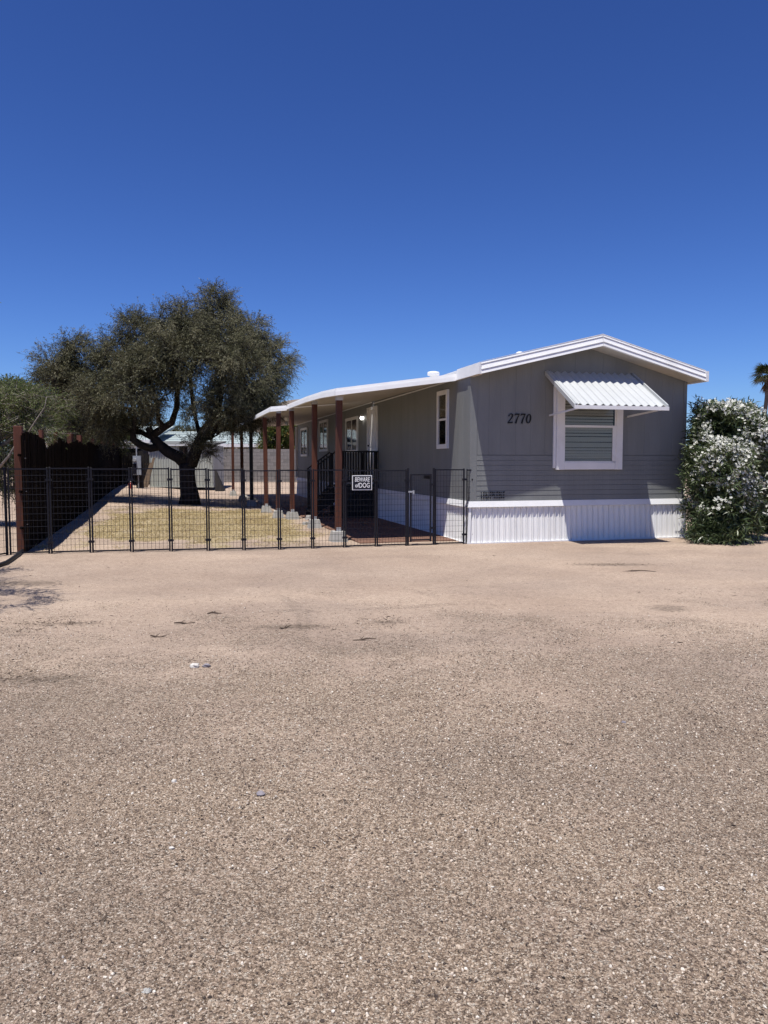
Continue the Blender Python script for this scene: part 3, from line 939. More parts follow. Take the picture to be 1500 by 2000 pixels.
# wall light by the door (lit)
wl = MB().lathe((-0.05, 22.02 - V0, 2.84), [(0.05, 0), (0.055, 0.02), (0.03, 0.05)], 12).box(-0.05, 0, 22.0 - V0, 22.04 - V0, 2.86, 2.89).build('wall_light', M['white'], house)
MB().lathe((-0.05, 22.02 - V0, 2.75), [(0.02, 0), (0.05, 0.025), (0.055, 0.05), (0.045, 0.085)], 14).build('bulb', M['bulb'], wl, True)
# small dark vent on the side wall
MB().box(-0.02, -0.001, 15.7 - V0, 16.2 - V0, 1.16, 1.24).build('wall_vent', M['black'], house)

# ------------------------------------------------------------------ PORCH COVERS
GP = 'posts and roofs of the side porch'


def porch_cover(label, u_out, vv, zo, zi, posts, name='porch_cover', front_to=None):
    """roof sheet between the wall and u_out, edge heights zo at stations vv"""
    e = empty(name, W(u_out, vv[0], 0), TH)
    tag(e, label, 'porch roof')
    lx = lambda u: u - u_out
    ly = lambda v: v - vv[0]
    # sheet
    s_ = MB()
    uin = U0 - 0.009
    for k in range(len(vv) - 1):
        a, c = ly(vv[k]), ly(vv[k + 1])
        s_.hexa([(lx(u_out) + .02, a, zo[k] - 0.075), (lx(uin), a, zi[k] - 0.07), (lx(uin), c, zi[k + 1] - 0.07), (lx(u_out) + .02, c, zo[k + 1] - 0.075)],
                [(lx(u_out) + .02, a, zo[k] - 0.008), (lx(uin), a, zi[k]), (lx(uin), c, zi[k + 1]), (lx(u_out) + .02, c, zo[k + 1] - 0.008)])
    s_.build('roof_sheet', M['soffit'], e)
    # top skin
    s_ = MB()
    for k in range(len(vv) - 1):
        a, c = ly(vv[k]), ly(vv[k + 1])
        s_.add([(0, a, zo[k] + .003), (lx(uin), a, zi[k] + .004), (lx(uin), c, zi[k + 1] + .004), (0, c, zo[k + 1] + .003)], [(0, 1, 2, 3)])
    s_.build('roof_skin', M['roofcoat'], e)
    # outer fascia, two tiers
    for (t, bt, o) in ((0.012, -0.045, 0.008), (-0.047, -0.125, 0.028)):
        s_ = MB()
        for k in range(len(vv) - 1):
            a, c = ly(vv[k]), ly(vv[k + 1])
            oo = o + 0.018
            s_.hexa([(-oo, a, zo[k] + bt), (0.018, a, zo[k] + bt), (0.018, c, zo[k + 1] + bt), (-oo, c, zo[k + 1] + bt)], [(-o, a, zo[k] + t), (0.018, a, zo[k] + t), (0.018, c, zo[k + 1] + t), (-o, c, zo[k + 1] + t)])
        s_.build('fascia', M['white'], e)
        s_ = MB()
        uf = lx(front_to) if front_to else lx(uin)
        zf_ = zo[0] + (zi[0] - zo[0]) * uf / lx(uin)
        s_.hexa([(-o, -o - .012, zo[0] + bt), (uf, -o - .012, zf_ + bt), (uf, -0.001, zf_ + bt), (-o, -0.001, zo[0] + bt)], [(-o, -o, zo[0] + t), (uf, -o, zf_ + t), (uf, -0.001, zf_ + t), (-o, -0.001, zo[0] + t)])
        s_.build('fascia', M['white'], e)
    # white strip where the sheet meets the wall
    MB().box(lx(uin) - 0.02, lx(uin) + 0.0, 0.1, ly(vv[-1]), zi[0] - 0.105, zi[0] - 0.078).build('wall_channel', M['white'], e)
    for (u, v, lean, mat, zt) in posts:
        g = gz(*W(u, v).xy)
        w_ = 0.058
        x, y = lx(u), ly(v)
        p = MB().hexa([(x - w_, y - w_, g + 0.20), (x + w_, y - w_, g + 0.20), (x + w_, y + w_, g + 0.20), (x - w_, y + w_, g + 0.20)],
                      [(x - w_ + lean, y - w_, zt), (x + w_ + lean, y - w_, zt), (x + w_ + lean, y + w_, zt), (x - w_ + lean, y + w_, zt)]).build('post', mat, e)
        bevel(p, 0.006)
        if mat is M['redwood']:
            MB().box(x - w_ + lean - .006, x + w_ + lean + .006, y - w_ - .006, y + w_ + .006, zt - 0.055, zt + 0.02).build('bracket', M['galv'], p)
            MB().box(x - .045, x + .045, y - w_ - .006, y + w_ + .006, g + 0.18, g + 0.27).build('bracket', M['galv'], p)
    return e


posts1 = [(2.96, 14.55, 0.03, M['redwood'], 2.76), (3.02, 17.6, 0.02, M['redwood'], 2.90), (2.90, 20.35, 0.0, M['redwood'], 2.92)]
porch_cover('white edged flat porch roof on red-brown posts over the door side, nearest the street', 2.86, [14.16, 15.6, 17.6, 20.75], [2.885, 2.955, 3.01, 3.05], [3.225, 3.23, 3.24, 3.26], posts1)
posts2 = [(2.60, 20.95, 0.03, M['redwood'], 2.89), (2.52, 23.2, -0.02, M['redwood'], 2.90), (2.42, 26.9, 0.0, M['black'], 2.92), (2.36, 30.2, 0.0, M['redwood'], 2.93), (2.33, 34.9, 0.0, M['redwood'], 2.95)]
porch_cover('lower and wider white edged porch roof along the rear half of the mobile home', 2.42, [20.85, 27.0, 35.3], [2.99, 3.02, 3.06], [3.27, 3.275, 3.28], posts2, front_to=2.84)
# pendant lamp under the rear porch
o = empty('hanging_lamp', W(3.3, 24.2, 2.92), TH)
tag(o, 'white unlit lamp hanging under the rear porch roof', 'lamp')
MB().lathe((0, 0, -0.12), [(0.03, 0), (0.075, 0.02), (0.08, 0.09), (0.05, 0.13)], 14).build('shade', M['white'], o, True)
MB().lathe((0, 0, -0.26), [(0.02, 0), (0.045, 0.03), (0.045, 0.09), (0.02, 0.13)], 14).build('globe', M['galv'], o, True)

# pier blocks
blabels = ['concrete pier block under the nearest red-brown porch post', 'concrete pier block under the second porch post from the street', 'concrete pier block under the last post of the nearer porch roof',
           'concrete pier block under the first post of the rear porch roof', 'concrete pier block under the second post of the rear porch roof', 'shaded pier block under the black porch post',
           'pier block under the fourth post of the rear porch roof', 'pier block under the farthest porch post']
pbm = None
for (u, v, *_), lb in zip(posts1 + posts2, blabels):
    g = gz(*W(u, v).xy)
    if pbm is None:
        a, c = 0.165, 0.115
        o = MB().hexa([(-a, -a, -0.03), (a, -a, -0.03), (a, a, -0.03), (-a, a, -0.03)], [(-c, -c, 0.20), (c, -c, 0.20), (c, c, 0.20), (-c, c, 0.20)]).build('pier_block', M['concrete'])
        bevel(o, 0.01, 2); pbm = o
    else:
        o = pbm.copy(); C.objects.link(o)
    o.location = W(u, v, g - 0.002); o.rotation_euler = (0, 0, TH + random.uniform(-0.15, 0.15))
    tag(o, lb, 'pier block', 'pier blocks under the porch posts')
for (u, v, s, lb) in ((3.35, 20.1, 0.8, 'loose grey concrete block lying between two pier blocks'), (2.95, 18.4, 0.55, 'small broken concrete lump behind the second porch post')):
    o = pbm.copy(); C.objects.link(o); o.location = W(u, v, 0.0); o.scale = (s, s * 0.8, s * 0.7); o.rotation_euler = (0, 0, 0.8)
    tag(o, lb, 'concrete block')

# reddish paving under the porch (part of the setting)
pv = empty('patio', W(3.25, 13.95, 0.0), TH)
pv['kind'] = 'structure'
pm = None
for r_ in range(26):
    for c in range(4):
        if pm is None:
            o = bevel(MB().box(0.008, 0.476, 0.008, 0.476, -0.03, 0.022).build('paver', M['paver'], pv), 0.005); pm = o
        else:
            o = pm.copy(); C.objects.link(o); o.parent = pv
        o.location = (c * 0.48, r_ * 0.48, random.uniform(-0.003, 0.003))

# ------------------------------------------------------------------ ENTRY STEPS
st = empty('entry_stairs', W(4.20, 20.2, 0), TH)
tag(st, 'black painted wooden landing with railing and steps at the white side door', 'stairs')
LD = 1.60
lz = 0.88
MB().box(0, 0.99, 0, LD, lz - 0.04, lz).build('landing', M['black'], st)
for k in range(8):
    MB().box(0.0 + k * 0.124, 0.117 + k * 0.124, -0.025, -0.002, 0.02, lz - 0.04).build('side_board', M['black'], st)
for k in range(5):
    MB().box(-0.025, -0.003, 0.0 + k * 0.10, 0.094 + k * 0.10, 0.02, lz - 0.04).build('side_board', M['black'], st)
for (x, y, h) in ((0.0, 0.0, 1.78), (0.92, 0.0, 1.78), (0.0, 0.72, 1.78), (0.0, LD - 0.08, 1.78), (0.92, LD - 0.08, 1.78)):
    MB().box(x, x + 0.085, y, y + 0.085, 0.0, h).build('railing_post', M['black'], st)
MB().box(-0.03, 1.02, -0.03, 0.11, 1.78, 1.82).build('handrail', M['black'], st)
MB().box(-0.03, 0.11, 0.11, 0.80, 1.78, 1.82).build('handrail', M['black'], st)
MB().box(0.09, 0.92, 0.02, 0.06, 0.98, 1.04).build('bottom_rail', M['black'], st)
bl = None
for k in range(11):
    if bl is None:
        o = MB().box(0, 0.036, 0.02, 0.056, 1.04, 1.78).build('baluster', M['black'], st); bl = o
    else:
        o = bl.copy(); C.objects.link(o)
    o.location.x = 0.105 + k * 0.073
for k in range(8):
    o = bl.copy(); C.objects.link(o); o.parent = st; o.location = (0.02, 0.10 + k * 0.073, 0)
ns = 4
RUN = 0.66
for k in range(ns):
    zz = lz * (1 - (k + 1) / (ns + 1)); x1 = -RUN / ns * k - 0.028; x0 = x1 - 0.19
    MB().box(x0, x1, 0.82, LD - 0.06, zz - 0.035, zz).build('step', M['black'], st)
for yy in (0.80, LD):
    MB().hexa([(-RUN - .05, yy - .04, 0.0), (-0.027, yy - .04, 0.40), (-0.027, yy, 0.40), (-RUN - .05, yy, 0.0)], [(-RUN - .05, yy - .04, 0.16), (-0.027, yy - .04, 0.86), (-0.027, yy, 0.86), (-RUN - .05, yy, 0.16)]).build('stringer', M['black'], st)
    MB().hexa([(-RUN, yy - .06, 1.30), (0, yy - .06, 1.78), (0, yy + .02, 1.78), (-RUN, yy + .02, 1.30)], [(-RUN, yy - .06, 1.34), (0, yy - .06, 1.82), (0, yy + .02, 1.82), (-RUN, yy + .02, 1.34)]).build('handrail', M['black'], st)
    MB().box(-RUN, -RUN + 0.08, yy - 0.06, yy + 0.02, 0.0, 1.31).build('railing_post', M['black'], st)
    for k in range(6):
        xx = -0.11 - k * 0.08
        MB().box(xx, xx + 0.034, yy - 0.04, yy - 0.005, 0.80 + xx * 1.0, 1.79 + xx * 0.73).build('baluster', M['black'], st)

# ------------------------------------------------------------------ BLACK WIRE FENCE
FH = 1.39
FV = 13.40
pxs = [14, 95, 176, 255, 332, 405, 475, 545, 610, 673, 735, 795, 849, 908]


def u_at(px, v):
    k = (px - 750) / 1500
    return (k * CT * v + ST * v) / (CT - ST * k)


us = [u_at(p, FV) for p in pxs]
GF = 'black wire panels of the front fence'


def wire_mesh(w, h, z0=0.03, dy=0.0):
    m_ = MB()
    nh = 13
    for k in range(1, nh):
        z_ = z0 + (h - z0) * k / nh
        m_.tube([(0.02, dy, z_), (w - 0.02, dy, z_)], 0.0026, 3, False)
    nvv = 10
    for k in range(1, nvv):
        x = w * k / nvv
        m_.tube([(x, dy + 0.004, z0), (x, dy + 0.004, h - 0.01)], 0.0026, 3, False)
    return m_


def fence_panel(w, h=FH):
    r = empty('wire_fence', (0, 0, 0))
    q = 0.013
    a = bevel(MB().box(0.006, 0.006 + 2 * q, -q, q, 0, h + 0.012).build('upright', M['fence'], r), 0.003)
    bevel(MB().box(w - 0.006 - 2 * q, w - 0.006, -q, q, 0, h + 0.012).build('upright', M['fence'], r), 0.003)
    MB().box(0.006 + 2 * q, w - .006 - 2 * q, -q * .8, q * .8, h - 0.022, h).build('rail', M['fence'], r)
    MB().box(0.006 + 2 * q, w - .006 - 2 * q, -q * .8, q * .8, 0.018, 0.04).build('rail', M['fence'], r)
    o = wire_mesh(w, h - 0.01).build('wire_mesh', M['fence'], r); o['kind'] = 'stuff'
    for zc in (h - 0.19, 0.18):
        cl = MB().box(w - 0.045, w + 0.045, -0.022, 0.022, zc - 0.018, zc + 0.018).tube([(w, -0.02, zc), (w, -0.045, zc)], 0.008, 6).build('clamp', M['fence'], r)
    return r


def copy_tree(o, parent=None):
    c = o.copy(); C.objects.link(c); c.parent = parent
    for ch in list(o.children):
        copy_tree(ch, c)
    return c


proto = fence_panel(0.61)
plabels = ['black wire fence panel crossing the red-brown end post at the left', 'black wire panel in front of the near end of the dark wood fence', 'black wire panel where the dark wood fence shadow ends, left of the meter box',
           'black wire panel in line with the grey meter box', 'black wire panel just left of the tree trunk, before the pale shed', 'black wire panel right in front of the big tree trunk',
           'black wire panel before the right edge of the pale shed and the farthest posts', 'black wire panel before the black porch post and second rear post', 'black wire panel before the last post of the nearer porch roof',
           'black wire panel before the nearest red-brown porch post', 'black wire panel carrying the warning sign', 'black wire panel left of the narrow gate', '', 'black wire panel between the gate and the home\'s corner']
for i in range(13):
    u0, u1 = us[i], us[i + 1]
    if i == 12 - 0:
        pass
    p0 = W(u0, FV); p1 = W(u1, FV)
    z0 = gz(p0.x, p0.y)
    if i == 11 + 0 and False:
        pass
    isgate = (pxs[i] == 795)
    if isgate:
        g = empty('fence_gate', W(u0, FV, z0), TH + 0.0)
        tag(g, 'narrow black wire gate with latch between two taller posts, by the home', 'gate')
        w_ = u1 - u0
        for xx in (0.004, w_ - 0.034):
            MB().box(xx, xx + 0.03, -0.015, 0.015, 0, FH + 0.03).build('gate_post', M['fence'], g)
        MB().box(0.034, w_ - .034, -0.012, 0.012, 0.0, 0.02).build('threshold', M['fence'], g)
        gf = MB().box(0.06, 0.086, -0.013, 0.013, 0.07, FH - 0.08).box(w_ - 0.09, w_ - 0.064, -0.013, 0.013, 0.07, FH - 0.08).box(0.086, w_ - .09, -0.013, 0.013, FH - 0.106, FH - 0.08).box(0.086, w_ - .09, -0.013, 0.013, 0.09, 0.115).build('gate_frame', M['fence'], g)
        mm = wire_mesh(w_ - 0.13, FH - 0.10, 0.10)
        mm.v = [(x + 0.065, y, z_) for (x, y, z_) in mm.v]
        o = mm.build('wire_mesh', M['fence'], g); o['kind'] = 'stuff'
        la = MB().box(0.02, 0.12, -0.03, -0.013, FH * 0.70, FH * 0.70 + 0.03).box(0.10, 0.125, -0.05, -0.03, FH * .68, FH * .73).build('latch', M['galv'], g)
        for zz in (0.3, 1.1):
            MB().box(w_ - 0.075, w_ - 0.02, -0.025, -0.013, zz, zz + 0.04).build('hinge', M['fence'], g)
        continue
    o = proto if i == 0 else copy_tree(proto)
    o.location = (p0.x, p0.y, z0)
    o.rotation_euler = (random.uniform(-0.008, 0.008), 0, TH + random.uniform(-0.01, 0.01))
    o.scale = ((u1 - u0) / 0.61, 1, 1 + random.uniform(-0.006, 0.006))
    tag(o, plabels[i] if i < 12 else plabels[13], 'fence panel', GF)
# last narrow one turned against the home, and the one turned at the far left
o = copy_tree(proto); o.location = W(us[-1] + 0.035, FV, 0); o.rotation_euler = (0, 0, TH + 0.35); o.scale = (0.2, 0.8, 1)
tag(o, 'short black wire panel folded back against the corner of the home', 'fence panel', GF)
p = W(us[0] - 0.01, FV)
o = copy_tree(proto); o.location = (p.x, p.y, gz(p.x, p.y)); o.rotation_euler = (0, 0, math.pi + TH + 0.95); o.scale = (1.5, 1, 1)
tag(o, 'black wire panel turned towards the viewer at the left edge', 'fence panel', GF)

# sign
p = W(3.16, FV - 0.03)
sg = empty('warning_sign', (p.x, p.y, 1.16), TH)
tag(sg, 'black BEWARE of DOG sign with white border hung on the wire fence', 'sign')
sw, sh = 0.365, 0.265
bevel(MB().box(-sw / 2, sw / 2, -0.002, 0.002, -sh / 2, sh / 2).build('border', M['signwh'], sg), 0.001)
MB().box(-sw / 2 + 0.014, sw / 2 - 0.014, -0.0045, -0.0022, -sh / 2 + 0.014, sh / 2 - 0.014).build('face', M['signpl'], sg)


def text_part(txt, size, loc, parent, shear=0.0, off=0.004, sx=1.0):
    cu = bpy.data.curves.new('lettering', 'FONT')
    cu.body = txt; cu.size = size; cu.shear = shear; cu.align_x = 'CENTER'; cu.align_y = 'CENTER'; cu.extrude = 0.0006; cu.offset = off
    t = bpy.data.objects.new('tmp_text', cu); C.objects.link(t)
    bpy.context.view_layer.update()
    me = bpy.data.meshes.new_from_object(t.evaluated_get(bpy.context.evaluated_depsgraph_get()))
    bpy.data.objects.remove(t); bpy.data.curves.remove(cu)
    me.name = 'lettering'
    me.materials.clear(); me.materials.append(M['signwh'])
    o = bpy.data.objects.new('lettering', me); C.objects.link(o); o.parent = parent
    o.location = loc; o.rotation_euler = (math.pi / 2, 0, 0); o.scale = (sx, 1, 1)
    return o


text_part('BEWARE', 0.112, (0, -0.006, 0.054), sg, 0.15, 0.0014, 0.63)
text_part('of', 0.10, (-0.096, -0.006, -0.050), sg, 0, 0.0018, 0.85)
text_part('DOG', 0.122, (0.042, -0.006, -0.050), sg, 0, 0.0018, 0.72)

# ------------------------------------------------------------------ DARK WOOD FENCE (left)
def build_wood_fence():
    A = Vector((-5.93, 12.62)); B = Vector((-14.0, 41.0))
    e = empty('wooden_fence', (A.x, A.y, gz(A.x, A.y)), 0)
    tag(e, 'long dark red-brown stick fence running back along the left side of the yard', 'fence')
    d = (B - A); Ln = d.length; d.normalize()
    nrmv = Vector((d.y, -d.x))       # towards the yard (right side)
    base = Vector((A.x, A.y, gz(A.x, A.y)))
    s_ = MB(); t = 0.0
    nearh = []
    k = 0
    while t < Ln:
        w_ = random.uniform(0.035, 0.06)
        h = 1.92 + 0.05 * math.sin(t * 1.7) + random.uniform(-0.04, 0.05) - (0.10 if 2.5 < t < 4.5 else 0)
        p = A + d * t; g = gz(p.x, p.y)
        c = Vector((p.x, p.y, 0)) - Vector((base.x, base.y, 0)) + Vector((nrmv.x, nrmv.y, 0)) * random.uniform(-0.008, 0.008)
        q = d * (w_ * 0.46); r = nrmv * 0.014
        zb, zt = g - 0.02 - base.z, g + h - base.z
        s_.hexa([(c.x - q.x - r.x, c.y - q.y - r.y, zb), (c.x + q.x - r.x, c.y + q.y - r.y, zb), (c.x + q.x + r.x, c.y + q.y + r.y, zb), (c.x - q.x + r.x, c.y - q.y + r.y, zb)][::-1],
                [(c.x - q.x - r.x, c.y - q.y - r.y, zt), (c.x + q.x - r.x, c.y + q.y - r.y, zt), (c.x + q.x + r.x, c.y + q.y + r.y, zt), (c.x - q.x + r.x, c.y - q.y + r.y, zt)][::-1])
        t += w_; k += 1
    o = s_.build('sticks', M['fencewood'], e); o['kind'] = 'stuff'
    # rails on the far side
    for zz in (0.4, 1.0, 1.6):
        pts = []
        for i in range(12):
            p = A + d * (Ln * i / 11) - nrmv * 0.05
            pts.append((p.x - base.x, p.y - base.y, gz(p.x, p.y) + zz - base.z))
        MB().tube(pts, 0.028, 4).build('rail', M['fencewood'], e)
    # posts
    for i, (tt, hh, w_) in enumerate([(3.0, 2.12, 0.035), (5.2, 2.14, 0.04), (7.9, 2.20, 0.06), (10.2, 2.18, 0.06), (14.5, 2.14, 0.055), (19.0, 2.12, 0.06), (21.5, 2.14, 0.055), (26.0, 2.1, 0.055)]):
        p = A + d * tt - nrmv * 0.13; g = gz(p.x, p.y)
        x, y = p.x - base.x, p.y - base.y
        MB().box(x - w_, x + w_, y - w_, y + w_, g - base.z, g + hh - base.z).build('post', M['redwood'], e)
    return e


build_wood_fence()
p = at(39, 1077, 12.75)
o = empty('end_post', (p.x, p.y, gz(p.x, p.y)), TH)
tag(o, 'thick red-brown square post at the near end of the dark wood fence', 'post')
bevel(MB().box(-0.066, 0.066, -0.066, 0.066, -0.02, 2.08).build('shaft', M['redwood'], o), 0.008, 2)
for zz in (0.45, 1.0, 1.55):
    MB().tube([(0.066, -0.03, zz), (0.095, -0.05, zz), (0.10, 0.0, zz)], 0.006, 5).build('staple', M['galv'], o)
MB().tube([(0.09, 0.02, 0), (0.088, 0.02, 1.85)], 0.008, 5).build('wire_edge', M['oldwood'], o)

# ------------------------------------------------------------------ BACK: slatted wood fence, shed, meter, block wall, neighbour house
Yb = 41.3
bp0 = at(231, 946, Yb)
e = empty('board_fence', (bp0.x, Yb, gz(bp0.x, Yb)), 0)
tag(e, 'low black gappy board fence between the wood fence and the pale shed', 'fence')
wpx = Yb / 1500
for k in range(13):
    x = k * 4.9 * wpx
    bw = 3.2 * wpx
    MB().box(x, x + bw, 0, 0.025, 0, 1.62 + 0.03 * (k % 3)).build('board', M['darkwood'], e)
MB().box(0, 64 * wpx, 0.026, 0.07, 1.05, 1.14).build('rail', M['oldwood'], e)
MB().box(0, 64 * wpx, 0.026, 0.07, 0.35, 0.44).build('rail', M['darkwood'], e)
tp = empty('tarp_heap', at(252, 872, Yb + 1.2), 0)
tag(tp, 'grey tarp draped over a heap above the black board fence', 'tarp')
m_ = MB()
for j in range(9):
    for i in range(13):
        x = (i - 6) * 0.16; y = (j - 4) * 0.2
        m_.v.append((x, y, 0.16 * math.cos(i * 0.24 - 1.4) * math.cos((j - 4) * 0.3) + 0.04 * noise.noise(Vector((x * 4, y * 4, 1)))))
for j in range(8):
    for i in range(12):
        m_.f.append((j * 13 + i, j * 13 + i + 1, (j + 1) * 13 + i + 1, (j + 1) * 13 + i))
m_.build('sheet', M['tarp'], tp, True)
MB().box(-0.9, 0.9, -0.7, 0.7, -2.3, -0.12).build('stack', M['darkwood'], tp)

# meter box on post
Ym = 36.0
p = at(268, 950, Ym)
gm = gz(p.x, Ym)
mt = empty('electric_meter', (p.x, Ym, gm), 0.15)
tag(mt, 'grey electric meter box with round glass dial on a dark post by the board fence', 'meter box')
k_ = Ym / 1500
MB().box(-0.05, 0.28, 0.06, 0.16, 0, 1.75).build('post', M['darkwood'], mt)
MB().box(-0.16, 0.20, -0.10, 0.05, 0.62, 1.52).build('cabinet', M['meter'], mt)
MB().box(-0.155, 0.0, -0.125, -0.10, 0.66, 1.15).build('door', M['signpl'], mt)
dl = MB().tube([(-0.08, -0.10, 1.33), (-0.08, -0.19, 1.33)], [0.085, 0.075], 16).build('dial', M['galv'], mt)
MB().tube([(0.0, 0.0, 1.52), (0.0, 0.0, 2.2)], 0.03, 8).build('conduit', M['galv'], mt)
MB().tube([(0.06, 0.0, 0.62), (0.06, 0.0, 0.0)], 0.03, 8).build('conduit', M['galv'], mt)
for (x0, x1, hh, lb) in ((283, 289, 1.45, 'brown plank leaning by the meter box, nearer the shed'), (277, 284, 1.2, 'shorter brown plank leaning right beside the meter box')):
    q = at(x0, 950, 37.5); gq = gz(q.x, 37.5)
    o = MB().hexa([(0, 0, 0), (0.13, 0, 0), (0.13, 0.05, 0), (0, 0.05, 0)], [(0.26, 0.5, hh), (0.37, 0.5, hh), (0.37, 0.55, hh), (0.26, 0.55, hh)]).build('leaning_plank', M['oldwood'])
    o.location = (q.x, 37.5, gq); tag(o, lb, 'plank')
q = at(255, 945, 35.5)
o = empty('red_can', (q.x, 35.5, gz(q.x, 35.5))); tag(o, 'small red can on the dirt below the meter box', 'can')
MB().lathe((0, 0, 0), [(0.10, 0), (0.105, 0.22), (0.06, 0.27)], 12).build('body', M['red'], o)
MB().tube([(-0.06, 0, 0.27), (0, 0, 0.34), (0.06, 0, 0.27)], 0.012, 6).build('handle', M['signwh'], o)

# shed
Ys = 38.5
s0 = at(293, 950, Ys); s1 = at(417, 950, Ys)
gs = gz(s0.x, Ys)
sd = empty('metal_shed', (s0.x, Ys, gs - 0.02), 0.0)
tag(sd, 'pale green-grey corrugated metal shed behind the tree trunk', 'shed')
wS = s1.x - s0.x
hS = 2.20


def corr(mb, x0, x1, z0, z1, y, per_=0.13, amp=0.03):
    n_ = int((x1 - x0) / per_ * 6); o_ = len(mb.v)
    for i in range(n_ + 1):
        x = x0 + (x1 - x0) * i / n_
        d_ = amp * (1 if (i % 6) in (1, 2) else 0)
        mb.v.append((x, y - d_, z0)); mb.v.append((x, y - d_, z1))
    for i in range(n_):
        mb.f.append((o_ + 2 * i, o_ + 2 * i + 2, o_ + 2 * i + 3, o_ + 2 * i + 1))


dx0, dx1 = wS * 0.47, wS * 0.60
m_ = MB(); corr(m_, 0, dx0, 0, hS - 0.12, 0); m_.build('wall', M['shed'], sd)
m_ = MB(); corr(m_, dx1, wS, 0, hS - 0.12, 0); m_.build('wall', M['shed'], sd)
MB().box(dx0, dx1, 0.02, 0.05, 0.0, 2.0).build('doorway', M['darkwood'], sd)
MB().box(dx0 + 0.2, dx0 + 0.26, -0.04, 0.02, 0.0, 2.0).build('door_frame', M['oldwood'], sd)
MB().box(0.02, wS - 0.02, 0.06, 2.6, 0, hS - 0.1).build('wall', M['shed'], sd)
MB().box(-0.02, wS + 0.02, -0.06, -0.03, 0.0, 0.08).build('base_rail', M['shed'], sd)
MB().hexa([(-0.1, -0.15, hS - 0.12), (wS + .1, -0.15, hS - 0.12), (wS + .1, 2.8, hS + 0.10), (-.1, 2.8, hS + 0.10)], [(-0.1, -0.15, hS - 0.04), (wS + .1, -0.15, hS - 0.04), (wS + .1, 2.8, hS + 0.18), (-.1, 2.8, hS + 0.18)]).build('roof', M['tarp'], sd)
MB().box(0.3, wS * 0.62, -0.162, -0.152, hS - 0.13, hS - 0.06).build('fascia', M['white'], sd)
q = at(424, 951, Ys - 0.6)
o = MB().hexa([(-0.1, 0, 0), (0.32, -0.1, 0), (0.32, 0.5, 0), (-0.1, 0.6, 0)], [(-0.17, 0.3, 1.0), (-0.1, 0.3, 1.0), (-0.1, 0.45, 1.0), (-0.17, 0.45, 1.0)]).build('dark_wedge', M['darkwood'])  # dark shape tapering upwards at the right end of the shed
o.location = (q.x, Ys - 0.6, gz(q.x, Ys - 0.6)); tag(o, 'dark triangular wedge at the right side of the pale shed', 'board')

# block wall
Yw = 46.0
bw_, bh_ = 0.40, 0.20
w0 = at(398, 943, Yw); nb = 19; nr = 10
gw = gz(-4, Yw) - 0.03
bwall = empty('block_wall', (w0.x, Yw, gw), 0.0)
tag(bwall, 'grey concrete block wall across the back of the yard right of the shed', 'wall')
MB().box(0, nb * bw_, 0.012, 0.19, 0, nr * bh_ - 0.01).build('mortar', M['mortar'], bwall)
bm_ = []
for k in range(4):
    j = 0.006
    b_ = MB().box(j, bw_ - j, -0.002 - 0.002 * k, 0.012, j, bh_ - j)
    bm_.append(b_)
first = {}
for r_ in range(nr):
    for c in range(nb):
        if r_ * 0 + c > 19: continue
        k = random.randrange(4)
        if k not in first:
            o = bm_[k].build('block', M['block'] if k != 2 else M['mortar'], bwall); first[k] = o
        else:
            o = first[k].copy(); C.objects.link(o)
        xo = 0 if r_ % 2 == 0 else -bw_ / 2
        o.location = (c * bw_ + (xo if c else 0), 0, r_ * bh_)
        if r_ % 2 and c == 0: o.location.x = 0.0; o.scale.x = 0.5
        else: o.scale.x = 1
lw0 = at(150, 943, Yw)
bw2 = empty('side_wall', (lw0.x, Yw + 0.02, gw), 0)
tag(bw2, 'grey wall stretch hidden behind the pale shed and the black board fence', 'wall')
MB().box(0, w0.x - lw0.x - 0.01, 0.0, 0.2, 0, 1.6).build('mortar', M['block'], bw2)

# neighbour house with carport
Yn = 52.0
kn = Yn / 1500
nh0 = at(400, 900, Yn); nh1 = at(600, 900, Yn)
nh = empty('neighbour_carport', (nh0.x, Yn, 0.3), 0)
tag(nh, 'pale green shingled roof with white fascia on posts behind the block wall', 'house')
wN = nh1.x - nh0.x
zf = EYE + 0.1 + (900 - 876) * kn - 0.3
MB().box(-5.5, wN + 1.5, 0, 0.12, zf, zf + 0.22).build('fascia', M['white'], nh)
r_ = MB().hexa([(-5.6, 0.13, zf + 0.05), (wN * 0.62, 0.13, zf + 0.05), (wN * 0.62 - 2, 5.5, zf + 0.95), (-5.6, 5.5, zf + 0.95)], [(-5.6, 0.13, zf + 0.24), (wN * 0.62, 0.13, zf + 0.24), (wN * 0.55 - 1.2, 5.5, zf + 1.25), (-5.6, 5.5, zf + 1.25)]).build('roof', M['shingle'], nh)
for k in range(7):
    t0 = k / 7
    y = 0.2 + 5.2 * t0; z_ = zf + 0.245 + 1.01 * t0
    MB().box(-5.6, wN * 0.6 - 1.2 * t0, y, y + 0.72, z_ - 0.01, z_ + 0.03).build('shingle_row', M['shingle'], r_).rotation_euler = (0, 0, 0)
MB().box(wN * 0.5, wN + 1.5, 0.13, 4, zf + 0.15, zf + 0.22).build('roof', M['roofcoat'], nh)
for px_ in (432, 459, 512, 566):
    x = (px_ - 400) * kn
    MB().box(x, x + 0.12, 0.3, 0.42, 0, zf).build('post', M['white'], nh)
MB().box(-5.5, wN + 1.5, 4.2, 4.4, 0, zf + 0.5).build('wall', M['stucco'], nh)
for k in range(6):
    MB().box(-4.8 + k * 2.1, -3.7 + k * 2.1, 4.12, 4.19, 1.0, 2.0).build('window', M['darkroom'], nh)

